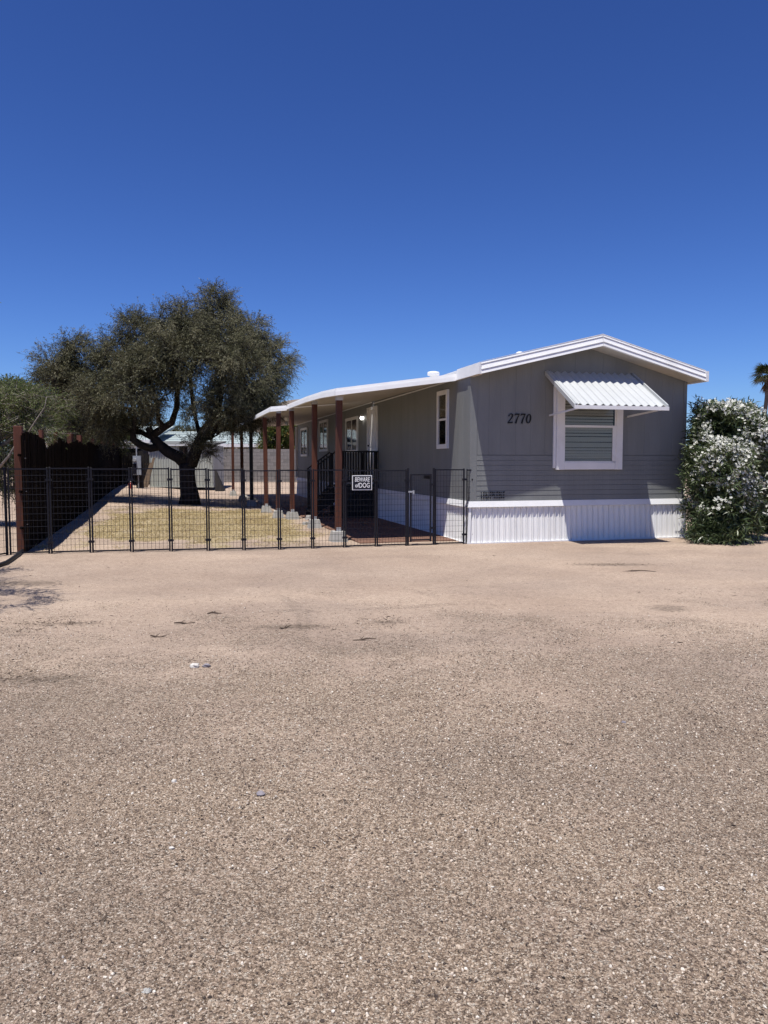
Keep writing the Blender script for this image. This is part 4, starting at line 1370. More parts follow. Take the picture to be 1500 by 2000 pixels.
nh2p = at(175, 900, 50)
nh2 = empty('neighbour_house', (at(40, 900, 50).x, 50, 0.3), 0)
tag(nh2, 'pale neighbour house with white roof edge glimpsed over the dark wood fence', 'house')
wN2 = (285 - 40) * 50 / 1500
MB().box(0, wN2, 0.4, 6, 0, 2.5).build('wall', M['stucco'], nh2)
MB().box(-0.3, wN2 + 0.3, 0, 0.12, 2.42, 2.62).build('fascia', M['white'], nh2)
MB().hexa([(-.3, 0.13, 2.5), (wN2 + .3, 0.13, 2.5), (wN2 + .3, 6, 3.6), (-.3, 6, 3.6)], [(-.3, 0.13, 2.62), (wN2 + .3, 0.13, 2.62), (wN2 + .3, 6, 3.75), (-.3, 6, 3.75)]).build('roof', M['shingle'], nh2)
for k in range(4):
    MB().box(0.9 + k * 2, 1.8 + k * 2, 0.36, 0.398, 1.0, 2.0).build('window', M['darkroom'], nh2)


# ------------------------------------------------------------------ VEGETATION
def foliage(lobes, n_tw, lpt, tlen, llen, lwid, shell=0.55, up=0.3, droop=0.2, clump=3.0, keep=0.35, tone_amp=0.5, zmin=None):
    """lobes: list of (center Vector, (rx,ry,rz)). returns verts,tones, twig segments"""
    vol = np.array([l[1][0] * l[1][1] * l[1][2] for l in lobes]) ** 0.72
    pr = vol / vol.sum()
    idx = rng.choice(len(lobes), size=n_tw * 3, p=pr)
    cen = np.array([tuple(lobes[i][0]) for i in idx]); rad = np.array([lobes[i][1] for i in idx])
    d = nrm(rng.normal(size=(len(idx), 3)))
    rr = shell + (1 - shell) * rng.random(len(idx)) ** 0.7
    rr *= 1 + 0.12 * rng.normal(size=len(idx))
    pos = cen + d * rad * rr[:, None]
    off = rng.random() * 100
    nz = np.array([noise.noise(Vector((p[0] * clump / 3 + off, p[1] * clump / 3, p[2] * clump / 3))) for p in pos])
    ok = nz > (keep - 0.5)
    if zmin is not None: ok &= pos[:, 2] > zmin
    sel = np.where(ok)[0][:n_tw]
    pos = pos[sel]; d = d[sel]; nz = nz[sel]
    dirs = nrm(d + np.array([0, 0, up]) + 0.55 * rng.normal(size=d.shape))
    n_ = len(pos)
    tl = tlen * (0.6 + 0.8 * rng.random(n_))
    t = (np.arange(lpt) + 0.5) / lpt
    B = pos[:, None, :] + dirs[:, None, :] * (tl[:, None] * t[None, :])[:, :, None]
    B[:, :, 2] -= droop * (tl[:, None] * t[None, :] ** 2)
    LD_ = nrm(dirs[:, None, :] * 0.7 + 0.75 * rng.normal(size=B.shape) + np.array([0, 0, -droop * 0.8]))
    B = B.reshape(-1, 3); LD_ = LD_.reshape(-1, 3)
    n2 = len(B)
    v = leaf_quads(B, LD_, llen * (0.6 + 0.8 * rng.random(n2)), lwid * (0.7 + 0.6 * rng.random(n2)), 0.15)
    twt = np.clip(0.45 + tone_amp * nz + 0.12 * rng.normal(size=n_), 0, 1)
    tone = np.clip(np.repeat(twt, lpt) + 0.13 * rng.normal(size=n2), 0, 1)
    # twig slivers
    side = nrm(np.cross(dirs, rng.normal(size=dirs.shape)))
    e_ = pos + dirs * tl[:, None]; e_[:, 2] -= droop * tl
    s0_ = pos - dirs * 0.25 * tl[:, None]
    wq = 0.006
    tw = np.stack([s0_ - side * wq, s0_ + side * wq, e_ + side * 0.002, e_ - side * 0.002], axis=1).reshape(-1, 3)
    return v, tone, tw, pos


def wob(a, b, n_=6, amp=0.15, seed=0):
    pts = []
    for i in range(n_ + 1):
        t = i / n_
        p = a.lerp(b, t)
        if 0 < i < n_:
            p = p + Vector((noise.noise(Vector((t * 3, seed, 0.1))), noise.noise(Vector((t * 3, seed, 7.1))), noise.noise(Vector((t * 3, seed, 13.7))))) * amp * (b - a).length * 1.2
        pts.append(p)
    return pts


def finish_tree(name, base, label, cat, bark, leafm, lobes, limbs, fol, group=None, branch_per=3, brad=0.035, origin=None):
    e = empty(name, base)
    tag(e, label, cat, group)
    s_ = MB()
    tips = []
    for pts, rads in limbs:
        s_.tube([p - base for p in pts], rads, 10)
        tips.append(pts)
    k = 0
    allp = [(p, r) for pts, rads in limbs for p, r in zip(pts[1:], rads[1:])]
    br = MB()
    for (c, r) in lobes:
        for q in range(branch_per):
            k += 1
            tgt = Vector(c) + Vector((random.uniform(-.6, .6) * r[0], random.uniform(-.6, .6) * r[1], random.uniform(-.3, .7) * r[2]))
            src, sr = min(allp, key=lambda a: (a[0] - tgt).length + (2.0 if a[0].z > tgt.z else 0))
            pts = wob(src, tgt, 6, 0.16, k * 1.7)
            r0 = min(sr * 0.6, brad * (1 + 0.5 * random.random()))
            br.tube([p - base for p in pts], [r0 * (1 - 0.75 * i / 6) for i in range(7)], 5, False)
    s_.build('trunk', bark, e, True)
    br.build('branches', bark, e, True)['kind'] = 'stuff'
    v, tone, tw, _ = fol
    b0 = np.array(tuple(base))
    np_mesh('crown', v - b0, None, leafm, e, tone)['kind'] = 'stuff'
    np_mesh('twigs', tw - b0, None, bark, e)['kind'] = 'stuff'
    return e


def lobes_px(Y, lst):
    out = []
    k = Y / 1500
    for (cx, cy, rx, ry, dy, ryy) in lst:
        c = at(cx, cy, Y + dy)
        out.append((c, (rx * k, ryy, ry * k)))
    return out


# main tree ----------------------------------------------------
YT = 26.5
tb = at(370, 980, YT); tb.z = gz(tb.x, YT) - 0.03
lob = lobes_px(YT, [
    (112, 712, 42, 46, 0.0, 1.1), (148, 662, 28, 26, 0.2, 0.7), (92, 730, 28, 26, 0.4, 0.7), (150, 700, 34, 40, 0.2, 0.9),
    (200, 730, 48, 52, 0.5, 1.3), (175, 785, 46, 36, 0.8, 1.0), (240, 680, 46, 46, 0.3, 1.3), (278, 632, 38, 36, 0.0, 1.1),
    (330, 632, 42, 42, -0.4, 1.2), (300, 705, 62, 50, -0.9, 1.3), (235, 775, 52, 46, -0.3, 1.2), (225, 830, 40, 28, 0.2, 0.9),
    (378, 612, 40, 36, 0.3, 1.2), (428, 598, 40, 42, 0.0, 1.1), (440, 655, 55, 50, -1.0, 1.3), (485, 645, 42, 44, 0.8, 1.3),
    (528, 668, 32, 38, 0.0, 1.0), (548, 702, 26, 38, 0.2, 0.8), (508, 725, 44, 44, -0.5, 1.2), (535, 765, 28, 30, 0.0, 0.7),
    (450, 735, 45, 42, 1.4, 1.2), (395, 690, 50, 42, -1.6, 0.9), (485, 785, 38, 32, 0.0, 0.9), (455, 825, 26, 20, 0.4, 0.5),
    (425, 800, 24, 22, -1.0, 0.5), (340, 690, 60, 45, 1.8, 1.2), (400, 650, 75, 50, 2.2, 1.2), (250, 715, 75, 50, 2.2, 1.2),
    (425, 566, 22, 18, 0.1, 0.6), (565, 690, 24, 10, 0.0, 0.4), (300, 785, 28, 20, -0.8, 0.7), (385, 850, 20, 18, -0.6, 0.4), (405, 872, 16, 20, -0.5, 0.3),
    (150, 820, 38, 30, 0.6, 0.8), (268, 745, 48, 44, -1.8, 0.9), (345, 680, 52, 42, -1.6, 0.9), (468, 700, 52, 46, -2.0, 0.8), (198, 765, 48, 40, -1.2, 0.8), (498, 812, 26, 20, 0.2, 0.5),
    (448, 765, 38, 32, -1.2, 0.6), (492, 760, 36, 36, -1.4, 0.6), (382, 738, 30, 22, -1.2, 0.5), (320, 738, 36, 20, -1.4, 0.5), (470, 825, 22, 20, -1.0, 0.4), (215, 815, 44, 32, -0.6, 0.8), (280, 810, 24, 20, 0.6, 0.5),
    (395, 768, 34, 26, -1.6, 0.5), (440, 790, 38, 28, -1.6, 0.5), (372, 790, 20, 24, 1.2, 0.5), (478, 800, 34, 26, -1.2, 0.5), (515, 785, 30, 30, -0.4, 0.6), (110, 760, 34, 26, 0.2, 0.7), (130, 730, 36, 34, -0.4, 0.8)])
lob = [(c + Vector((0.10 * max(0.0, -9.9 - c.x), 0, -0.14)), r) for c, r in lob]
T = lambda x, y, dy=0.0: at(x, y, YT + dy)
kY = YT / 1500
limbs = [
    ([tb, T(370, 965), T(367, 945), T(367, 925), T(366, 906)], [23 * kY, 18 * kY, 15.5 * kY, 14.5 * kY, 16 * kY]),
    ([T(366, 908), T(350, 893), T(330, 883), T(312, 868), T(300, 852), T(292, 835)], [13 * kY, 12 * kY, 11 * kY, 10 * kY, 8 * kY, 7 * kY]),
    ([T(312, 872), T(295, 876, -.2), T(275, 868, -.4), T(262, 858, -.5), T(262, 840, -.5), T(268, 810, -.6), T(255, 770, -.6)], [8 * kY, 7.5 * kY, 7.5 * kY, 7 * kY, 5.5 * kY, 4 * kY, 3 * kY]),
    ([T(296, 852), T(285, 848, .3), T(262, 835, .5), T(235, 810, .6), T(190, 770, .6), T(150, 730, .5)], [6.5 * kY, 5 * kY, 4.5 * kY, 4 * kY, 3 * kY, 2 * kY]),
    ([T(300, 850), T(318, 838, -.2), T(338, 825, -.2), T(348, 795, 0), T(350, 760, 0), T(345, 710, 0), T(352, 660, 0)], [8 * kY, 7 * kY, 6.5 * kY, 5.5 * kY, 5 * kY, 4 * kY, 3 * kY]),
    ([T(322, 836, -.2), T(312, 820, -.3), T(310, 790, -.3), T(300, 750, -.3), T(290, 700, -.3)], [5 * kY, 4.5 * kY, 4 * kY, 3.5 * kY, 2.5 * kY]),
    ([T(372, 908), T(380, 890, 0), T(390, 865, .1), T(400, 845, .1), T(420, 815, .2), T(432, 780, .2), T(436, 720, .2), T(432, 650, .2)], [14 * kY, 12.5 * kY, 11 * kY, 11 * kY, 8 * kY, 6.5 * kY, 5 * kY, 3 * kY]),
    ([T(400, 848, .1), T(415, 840, -.3), T(440, 815, -.4), T(475, 800, -.5), T(500, 770, -.5), T(530, 730, -.4)], [8 * kY, 7 * kY, 5 * kY, 4.5 * kY, 4 * kY, 2.5 * kY]),
    ([T(396, 852, .1), T(412, 855, .4), T(425, 830, .8), T(455, 790, 1.0), T(470, 740, 1.0), T(480, 680, 1.0)], [8 * kY, 6 * kY, 5 * kY, 4 * kY, 3.5 * kY, 2.5 * kY]),
    ([T(385, 875, 0), T(392, 850, .6), T(380, 800, .8), T(375, 740, .8), T(385, 680, .8)], [6 * kY, 5 * kY, 4 * kY, 3.5 * kY, 2.5 * kY]),
]
fol = foliage(lob, 28500, 14, 0.40, 0.070, 0.017, shell=0.2, up=0.45, droop=0.40, clump=5.5, keep=0.45, tone_amp=1.0)
finish_tree('olive_tree', tb, 'large spreading dark olive-green tree with a black forked trunk in the fenced yard', 'tree', M['bark'], M['leaf_olive'], lob, limbs, fol, branch_per=4, brad=0.03)

# left neighbours' trees ---------------------------------------
def simple_tree(name, px, Y, lst, label, n_tw, leafm, bark, grp, tlen=0.32, llen=0.06, lwid=0.02, lpt=11, keep=0.42, trunk_r=0.10, extra=None):
    k = Y / 1500
    base = at(px, 1000, Y); base.z = gz(base.x, Y) - 0.02
    lob_ = lobes_px(Y, lst)
    fork = at(px + 2, 880, Y)
    limbs_ = [([base, base.lerp(fork, 0.5) + Vector((0.05, 0, 0)), fork], [trunk_r * 1.3, trunk_r, trunk_r * 0.8])]
    for i, (c, r) in enumerate(lob_[:5]):
        limbs_.append((wob(fork, c, 6, 0.15, i * 3.1 + px), [trunk_r * 0.6 * (1 - 0.12 * q) for q in range(7)]))
    if extra: limbs_ += extra
    f_ = foliage(lob_, n_tw, lpt, tlen, llen, lwid, shell=0.25, up=0.25, droop=0.25, clump=5.5, keep=keep)
    finish_tree(name, base, label, 'tree', bark, leafm, lob_, limbs_, f_, grp, branch_per=3, brad=0.02)


GT = 'trees beyond the dark wood fence'
simple_tree('mesquite_tree', -20, 17.5, [(20, 800, 70, 55, 0, 1.0), (5, 860, 60, 60, 0.2, 1.0), (75, 825, 50, 45, 0, .8), (95, 800, 40, 32, .4, .6), (60, 780, 40, 24, .2, .6), (10, 930, 40, 40, .3, .6), (-80, 820, 60, 60, 0, 1)],
            'nearest yellow-green mesquite leaning over the red-brown end post', 4200, M['leaf_mesq'], M['barkpale'], GT, tlen=0.26, llen=0.05, lwid=0.017,
            extra=[([at(-10, 925, 17.0), at(20, 890, 16.9), at(32, 870, 16.9), at(58, 845, 16.8), at(78, 815, 16.7), at(92, 795, 16.7), at(96, 775, 16.7)], [0.035, 0.028, 0.02, 0.016, 0.012, 0.009, 0.005])])
simple_tree('mesquite_tree', 30, 34, [(15, 790, 60, 45, 0, 1.6), (-30, 800, 60, 55, 0, 1.6), (30, 830, 60, 40, 0, 1.5), (60, 770, 30, 24, 0, 1.0), (20, 760, 32, 18, 0, .8)],
            'hazier rounded green tree behind the mesquite at the far left', 5200, M['leaf_mesq'], M['bark'], GT, tlen=0.4, llen=0.10, lwid=0.035)
simple_tree('mesquite_tree', 150, 40, [(120, 830, 50, 42, 0, 1.6), (165, 835, 52, 42, 0, 1.8), (205, 840, 48, 36, 0, 1.5), (110, 795, 30, 26, 0, 1.0), (235, 850, 30, 24, 0, 1.0), (140, 790, 35, 30, .5, 1.2)],
            'green bushy tree seen under the left side of the big tree', 7000, M['leaf_mesq'], M['bark'], GT, tlen=0.4, llen=0.09, lwid=0.032)
simple_tree('citrus_tree', 560, 49.0, [(530, 858, 26, 24, 0, 1.0), (560, 848, 30, 26, 0, 1.0), (590, 852, 26, 26, 0, 1.0), (545, 838, 22, 16, 0, .8), (615, 860, 26, 24, 0, 1.0)],
            'citrus tree with orange tinged new leaves behind the block wall, seen between porch posts', 3600, M['leaf_citrus'], M['bark'], GT, tlen=0.3, llen=0.12, lwid=0.06, lpt=9, keep=0.36, trunk_r=0.08)
simple_tree('shade_tree', 470, 62, [(350, 855, 60, 24, 0, 2.0), (290, 850, 50, 26, 0, 2.0), (420, 858, 50, 20, 0, 2.0), (450, 842, 30, 16, 0, 1.5)],
            'low dark trees behind the neighbour roof, seen through the fork of the big tree', 3600, M['leaf_olive'], M['bark'], GT, tlen=0.5, llen=0.14, lwid=0.06, lpt=9)
# tree standing outside the left edge; its shade falls on the gravel
simple_tree('mesquite_tree', -700, 8.4, [(-215, 615, 150, 50, -0.5, 0.9), (-190, 640, 110, 36, -0.9, 0.7), (-330, 500, 160, 80, 0, 1.1), (-480, 520, 170, 100, 0, 1.2), (-150, 620, 60, 30, 1.2, 0.35)],
            'mesquite just outside the left edge whose shade falls on the gravel', 2300, M['leaf_mesq'], M['bark'], GT, tlen=0.24, llen=0.05, lwid=0.018, keep=0.46)


# oleanders ------------------------------------------------------
def oleander(base, lobs, n_sh, label, nfl, grp):
    e = empty('oleander_bush', base)
    tag(e, label, 'bush', grp)
    v, tone, tw, pos = foliage(lobs, n_sh, 13, 0.24, 0.125, 0.022, shell=0.55, up=0.7, droop=0.0, clump=6.0, keep=0.36, tone_amp=0.6, zmin=0.05)
    b0 = np.array(tuple(base))
    np_mesh('crown', v - b0, None, M['leaf_oleander'], e, tone)['kind'] = 'stuff'
    # stems
    s_ = MB()
    for i in range(26):
        c, r = lobs[i % len(lobs)]
        tgt = Vector(c) + Vector((random.uniform(-.6, .6) * r[0], random.uniform(-.6, .6) * r[1], random.uniform(-.2, .6) * r[2]))
        src = base + Vector((random.uniform(-.5, .5), random.uniform(-.25, .25), 0))
        s_.tube([p_ - base for p_ in wob(src, tgt, 6, 0.08, i * 2.2)], [0.022 * (1 - .12 * q) for q in range(7)], 5, False)
    s_.build('stems', M['barkpale'], e, True)['kind'] = 'stuff'
    # flowers in clusters at outer shoot tips
    cand = []
    for p_ in pos:
        # surface-ness: outside every lobe core
        m_in = min((((p_[0] - c[0]) / r[0]) ** 2 + ((p_[1] - c[1]) / r[1]) ** 2 + ((p_[2] - c[2]) / r[2]) ** 2) for c, r in lobs)
        nz = noise.noise(Vector((p_[0] * 1.4 + 9, p_[1] * 1.4, p_[2] * 1.6)))
        if m_in > 0.72 and p_[2] > 0.45:
            cand.append((nz * 1.2 + 0.42 * min(1.0, p_[2] / 2.4) + 0.2 * random.random(), p_))
    cand.sort(key=lambda a: -a[0])
    fv = []
    ft = []
    for _, p_ in cand[:nfl]:
        cc = np.array(p_) + np.array([0, -0.10, 0.16])
        for q in range(random.randint(4, 9)):
            fc = cc + rng.normal(size=3) * np.array([0.06, 0.05, 0.04])
            nn_ = nrm(rng.normal(size=3) * 0.7 + np.array([0, -0.7, 0.8]))
            a_ = nrm(np.cross(nn_, rng.normal(size=3))); b_ = np.cross(nn_, a_)
            R_ = 0.026 * (0.7 + 0.6 * random.random())
            for w_ in range(5):
                th = w_ * 2 * math.pi / 5
                d1 = a_ * math.cos(th - .45) + b_ * math.sin(th - .45); d2 = a_ * math.cos(th + .45) + b_ * math.sin(th + .45)
                d0 = a_ * math.cos(th) + b_ * math.sin(th)
                fv += [fc, fc + d1 * R_ * .8 + nn_ * .004, fc + d0 * R_ * 1.15 + nn_ * .007, fc + d2 * R_ * .8 + nn_ * .004]
                ft.append(random.random())
    np_mesh('flowers', np.array(fv) - b0, None, M['petal'], e, np.array(ft))['kind'] = 'stuff'
    return e


YO = 15.0
ol1 = lobes_px(YO, [(1380, 872, 26, 58, 0.35, 0.40), (1384, 950, 28, 56, 0.0, 0.45), (1410, 850, 45, 50, 0.2, 0.6), (1445, 870, 40, 55, 0.2, 0.6), (1402, 920, 48, 60, -0.1, 0.7), (1402, 1000, 40, 50, -0.3, 0.65), (1430, 960, 45, 70, 0.0, 0.7), (1435, 1020, 36, 36, 0.0, 0.6),
                    (1442, 832, 24, 20, 0.3, 0.4), (1427, 825, 20, 16, 0.3, .3), (1376, 824, 18, 22, 0.4, 0.35), (1384, 1044, 26, 16, -0.55, 0.35), (1410, 1048, 36, 16, -0.6, 0.35)])
b1 = at(1400, 1050, YO); b1.z = -0.01
oleander(b1, ol1, 5200, 'tall oleander bush covered in white flowers against the right corner of the home', 820, 'white flowering oleanders at the right')
ol2 = lobes_px(16.6, [(1492, 895, 38, 40, 0, 0.6), (1535, 905, 50, 55, 0, 0.7), (1500, 950, 45, 60, 0, 0.7), (1555, 960, 60, 80, 0, 0.8), (1480, 1000, 30, 30, 0.1, 0.5), (1545, 1030, 50, 30, 0, 0.7)])
b2 = at(1530, 1050, 16.6); b2.z = -0.01
oleander(b2, ol2, 3600, 'second white flowering oleander cut off by the right edge of the picture', 480, 'white flowering oleanders at the right')

# palm -----------------------------------------------------------
YP = 68.0
pc = at(1493, 733, YP)
pb = at(1484, 900, YP); pb.z = -0.05
e = empty('fan_palm', pb); tag(e, 'tall slim fan palm with brown dead skirt at the right edge', 'palm tree')
s_ = MB(); s_.tube([p_ - pb for p_ in wob(pb, pc, 8, 0.01, 4)], [0.26, 0.22, 0.20, 0.19, 0.18, 0.17, 0.17, 0.16, 0.17], 10); s_.build('trunk', M['palmbark'], e, True)
fv = []; ft = []; dv = []; dt = []
for k in range(64):
    az = random.uniform(0, 2 * math.pi); el = random.uniform(-0.9, 1.35)
    dead = el < -0.45
    d_ = np.array([math.cos(az) * math.cos(el), math.sin(az) * math.cos(el), math.sin(el)])
    st_ = np.array(tuple(pc - pb)) + d_ * (0.45 if not dead else 0.15)
    if dead: st_[2] -= 0.35 + 0.3 * random.random(); d_ = nrm(d_ * 0.35 + np.array([0, 0, -1.0]))
    sd_ = nrm(np.cross(d_, np.array([0.1, 0.2, 1.0]))); up_ = np.cross(sd_, d_)
    for j in range(13):
        a_ = (j - 6) / 6 * (1.15 if not dead else 0.5)
        dd = d_ * math.cos(a_) + sd_ * math.sin(a_)
        ln = 1.2 * (0.75 + 0.35 * random.random()) * (0.8 if dead else 1)
        tip = st_ + dd * ln + np.array([0, 0, -0.22 * random.random() - 0.12])
        md_ = st_ + dd * ln * 0.55
        w_ = np.cross(dd, up_) * 0.045
        (dv if dead else fv).extend([st_, md_ + w_, tip, md_ - w_]); (dt if dead else ft).append(random.random())
np_mesh('fronds', np.array(fv), None, M['leaf_palm'], e, np.array(ft))['kind'] = 'stuff'
np_mesh('dead_fronds', np.array(dv), None, M['leaf_dead'], e, np.array(dt))['kind'] = 'stuff'

# power lines ----------------------------------------------------
def wire(pa, pb_, sag, label, r=0.02, blob=None):
    e_ = empty('power_line', pa); tag(e_, label, 'power line')
    pts = [pa.lerp(pb_, i / 24) - Vector((0, 0, sag * 4 * (i / 24) * (1 - i / 24))) - pa for i in range(25)]
    MB().tube(pts, r, 5).build('cable', M['hose'], e_)
    if blob:
        c = blob - pa
        MB().lathe(c, [(0.02, -0.22), (0.14, -0.16), (0.16, 0.05), (0.08, 0.16)], 10).build('splice_box', M['hose'], e_)


wire(at(900, 778, 75), at(1900, 822, 75), 0.5, 'thin black cable crossing the sky above the oleanders', 0.026, blob=at(1381, 803, 75))
wire(at(300, 790, 90), at(800, 776, 90), 0.4, 'faint cable over the porch roof beside the big tree', 0.016)
for (px_, lb) in ((1900, 'wooden utility pole beyond the right edge'), ):
    p_ = at(px_, 822, 75)
    o = empty('utility_pole', (p_.x, p_.y, 0)); tag(o, lb, 'pole')
    MB().tube([(0, 0, 0), (0, 0, p_.z + 0.6)], [0.15, 0.11], 10).build('shaft', M['darkwood'], o)
    MB().box(-0.8, 0.8, -0.06, 0.06, p_.z + 0.1, p_.z + 0.22).build('crossarm', M['darkwood'], o)

# far scrub that closes the horizon behind the bushes
f_ = foliage([(Vector((x, 110 + random.uniform(-8, 8), 1.5)), (4.5, 3, random.uniform(1.6, 3.0))) for x in np.arange(-75, 95, 5.0)], 9000, 7, 0.7, 0.30, 0.12, shell=0.3, clump=1.5, keep=0.3)
o = np_mesh('distant_scrub', f_[0], None, M['leaf_olive'], None, f_[1]); tag(o, 'low dark scrub along the horizon', 'scrub', kind='stuff')


# ------------------------------------------------------------------ GRASS, LITTER, STONES, PEBBLES
def grass():
    n_ = 120000
    u = rng.uniform(-3.0, 3.5, n_); v_ = rng.uniform(13.8, 26.5, n_)
    x = CT * u - ST * v_; y = ST * u + CT * v_
    keepm = np.array([lawn_mask(a, b) + 0.5 * noise.noise(Vector((a * 1.6, b * 0.9, 0))) + 0.3 * noise.noise(Vector((a * 5, b * 5, 2))) > random.uniform(0.25, 0.8) for a, b in zip(x, y)])
    x, y = x[keepm], y[keepm]
    z_ = np.array([gz(a, b) for a, b in zip(x, y)]) - 0.004
    B = np.stack([x, y, z_], 1)
    d = nrm(rng.normal(size=B.shape) * np.array([.8, .8, .2]) + np.array([0, 0, 0.55]))
    d[:, 2] = np.abs(d[:, 2])
    n2 = len(B)
    v = leaf_quads(B, d, 0.06 * (0.4 + rng.random(n2)), np.full(n2, 0.008), 0.1)
    tn = np.clip(0.5 + 0.25 * rng.normal(size=n2) + 0.35 * np.array([noise.noise(Vector((a, b, 9))) for a, b in zip(x, y)]), 0, 1)
    o = np_mesh('dry_lawn', v, None, M['straw'], None, tn)
    tag(o, 'patch of short dried yellow-green grass inside the wire fence', 'grass', kind='stuff')


grass()


def litter():
    spots = [(-3.05, 7.25, 0.30, 0.10, 190), (-3.25, 6.95, 0.12, 0.05, 60), (0.02, 7.35, 0.14, 0.12, 70), (-0.9, 7.1, 0.35, 0.12, 60), (-2.8, 5.35, 0.30, 0.16, 170), (3.4, 11.4, 0.5, 0.14, 110),
             (3.6, 8.9, 0.25, 0.15, 50), (-0.1, 7.0, 0.25, 0.12, 40), (-5.6, 10.5, 0.7, 0.5, 90), (-6.2, 24, 2.2, 0.8, 500), (-4.2, 27.5, 1.4, 0.6, 300)]
    P = []
    for (x, y, sx, sy, n_) in spots:
        P.append(np.stack([rng.normal(x, sx, n_), rng.normal(y, sy, n_)], 1))
    # thin scatter everywhere
    n_ = 420
    yy = rng.uniform(2.5, 14, n_)
    P.append(np.stack([rng.uniform(-0.6, 0.6, n_) * yy, yy], 1))
    P = np.concatenate(P)
    B = np.stack([P[:, 0], P[:, 1], np.array([gz(a, b) for a, b in P]) + 0.012], 1)
    d = nrm(rng.normal(size=B.shape) * np.array([1, 1, 0.12]))
    v = leaf_quads(B, d, 0.014 + 0.06 * rng.random(len(B)) ** 2.5, 0.003 + 0.007 * rng.random(len(B)), 0)
    o = np_mesh('leaf_litter', v, None, M['litter'], None, rng.random(len(B)))
    tag(o, 'dry leaves and twig bits scattered over the gravel', 'leaf litter', kind='stuff')


litter()


def rock(name, x, y, s, m, label, cat='stone', group=None, flat=0.6, seed=1):
    me_ = MB()
    n1, n2 = 9, 6
    rs = random.Random(seed)
    for i in range(n2 + 1):
        for k in range(n1):
            th = math.pi * i / n2; ph = 2 * math.pi * k / n1
            r = s * (0.75 + 0.5 * rs.random()) if 0 < i < n2 else s
            me_.v.append((r * math.sin(th) * math.cos(ph), r * math.sin(th) * math.sin(ph) * 0.8, r * math.cos(th) * flat))
    for i in range(n2):
        for k in range(n1):
            k2 = (k + 1) % n1
            me_.f.append((i * n1 + k, (i + 1) * n1 + k, (i + 1) * n1 + k2, i * n1 + k2))
    o = me_.build(name, m)
    o.location = (x, y, gz(x, y) + s * flat * 0.45)
    tag(o, label, cat, group)


def gxy(px, py):
    a = math.atan((py - 1000) / 1500) + math.radians(3.81)
    Y = EYE / math.tan(a)
    return (px - 750) / 1500 * Y / (math.cos(0) if True else 1), Y


GSN = 'pale stones lying on the gravel'
for i, (px_, py_, s, m_, lb) in enumerate([(374, 1303, 0.036, 'stone', 'chalk white stone on the gravel left of centre, paired with a grey one'), (398, 1302, 0.03, 'darkstone', 'flat bluish grey stone right beside the chalk white one'),
                                           (329, 1527, 0.013, 'stone', 'small white pebble midway up the left foreground'), (1311, 1737, 0.012, 'stone', 'tiny white pebble in the lower right foreground'), (322, 1658, 0.012, 'stone', 'tiny white pebble in the lower left foreground'),
                                           (266, 1938, 0.013, 'concrete', 'pale pebble near the bottom left corner'), (1228, 1412, 0.014, 'darkstone', 'dark bluish pebble in the right middle ground'),
                                           (503, 1552, 0.02, 'darkstone', 'dark grey pebble left of centre in the foreground')]):
    x, y = gxy(px_, py_)
    rock('stone', x, y, s, M[m_], lb, 'stone', GSN, seed=i + 3)
for i, (px_, py_) in enumerate([(486, 975), (497, 977), (508, 980), (478, 972), (513, 983)]):
    x, y = gxy(px_, py_)
    rock('rubble', x, y, 0.13, M['concrete'] if i % 2 else M['stone'], 'broken pale rubble lying behind the rear porch posts', 'rubble', 'rubble behind the rear porch posts', seed=i + 30)
# sticks
for i, (px_, py_, L_, a_, lb) in enumerate([(418, 1200, 0.17, 0.15, 'short dark stick alone on the gravel left of the tyre marks'), (356, 1219, 0.2, 0.5, 'dark twig on the leaf debris at the left'), (304, 1245, 0.14, 0.2, 'stubby dark twig below the leaf debris at the left'),
                                             (556, 1227, 0.13, 0.7, 'thin twig just left of the tyre marks'), (712, 1251, 0.2, 0.05, 'thin dark twig in the middle of the lot'), (1250, 1117, 0.5, 0.0, 'long thin stick near the home\'s awning window shade')]):
    x, y = gxy(px_, py_)
    pts = [(L_ * (t - .5) * math.cos(a_), L_ * (t - .5) * math.sin(a_), 0.012 * math.sin(t * 5 + i)) for t in (0, .3, .6, 1)]
    o = MB().tube(pts, [0.006, 0.009, 0.007, 0.003], 5).tube([pts[1], (pts[1][0] + .03, pts[1][1] + .03, .02)], [0.005, 0.002], 4).build('stick', M['stick'])
    o.location = (x, y, gz(x, y) + 0.012)
    tag(o, lb, 'stick')
# black hose at the left
pts = [at(40, 1079, 12.6), at(30, 1090, 12.0), at(18, 1101, 11.5), at(6, 1109, 11.1), at(-12, 1116, 10.8), at(-40, 1124, 10.4)]
hb = Vector((pts[0].x, pts[0].y, gz(pts[0].x, pts[0].y)))
o = MB().tube([(p_.x - hb.x, p_.y - hb.y, gz(p_.x, p_.y) - hb.z + 0.03) for p_ in pts], 0.03, 8).build('garden_hose', M['hose'], None, True)
o.location = hb
tag(o, 'black hose curving over the ground from the red-brown end post to the left edge', 'hose')


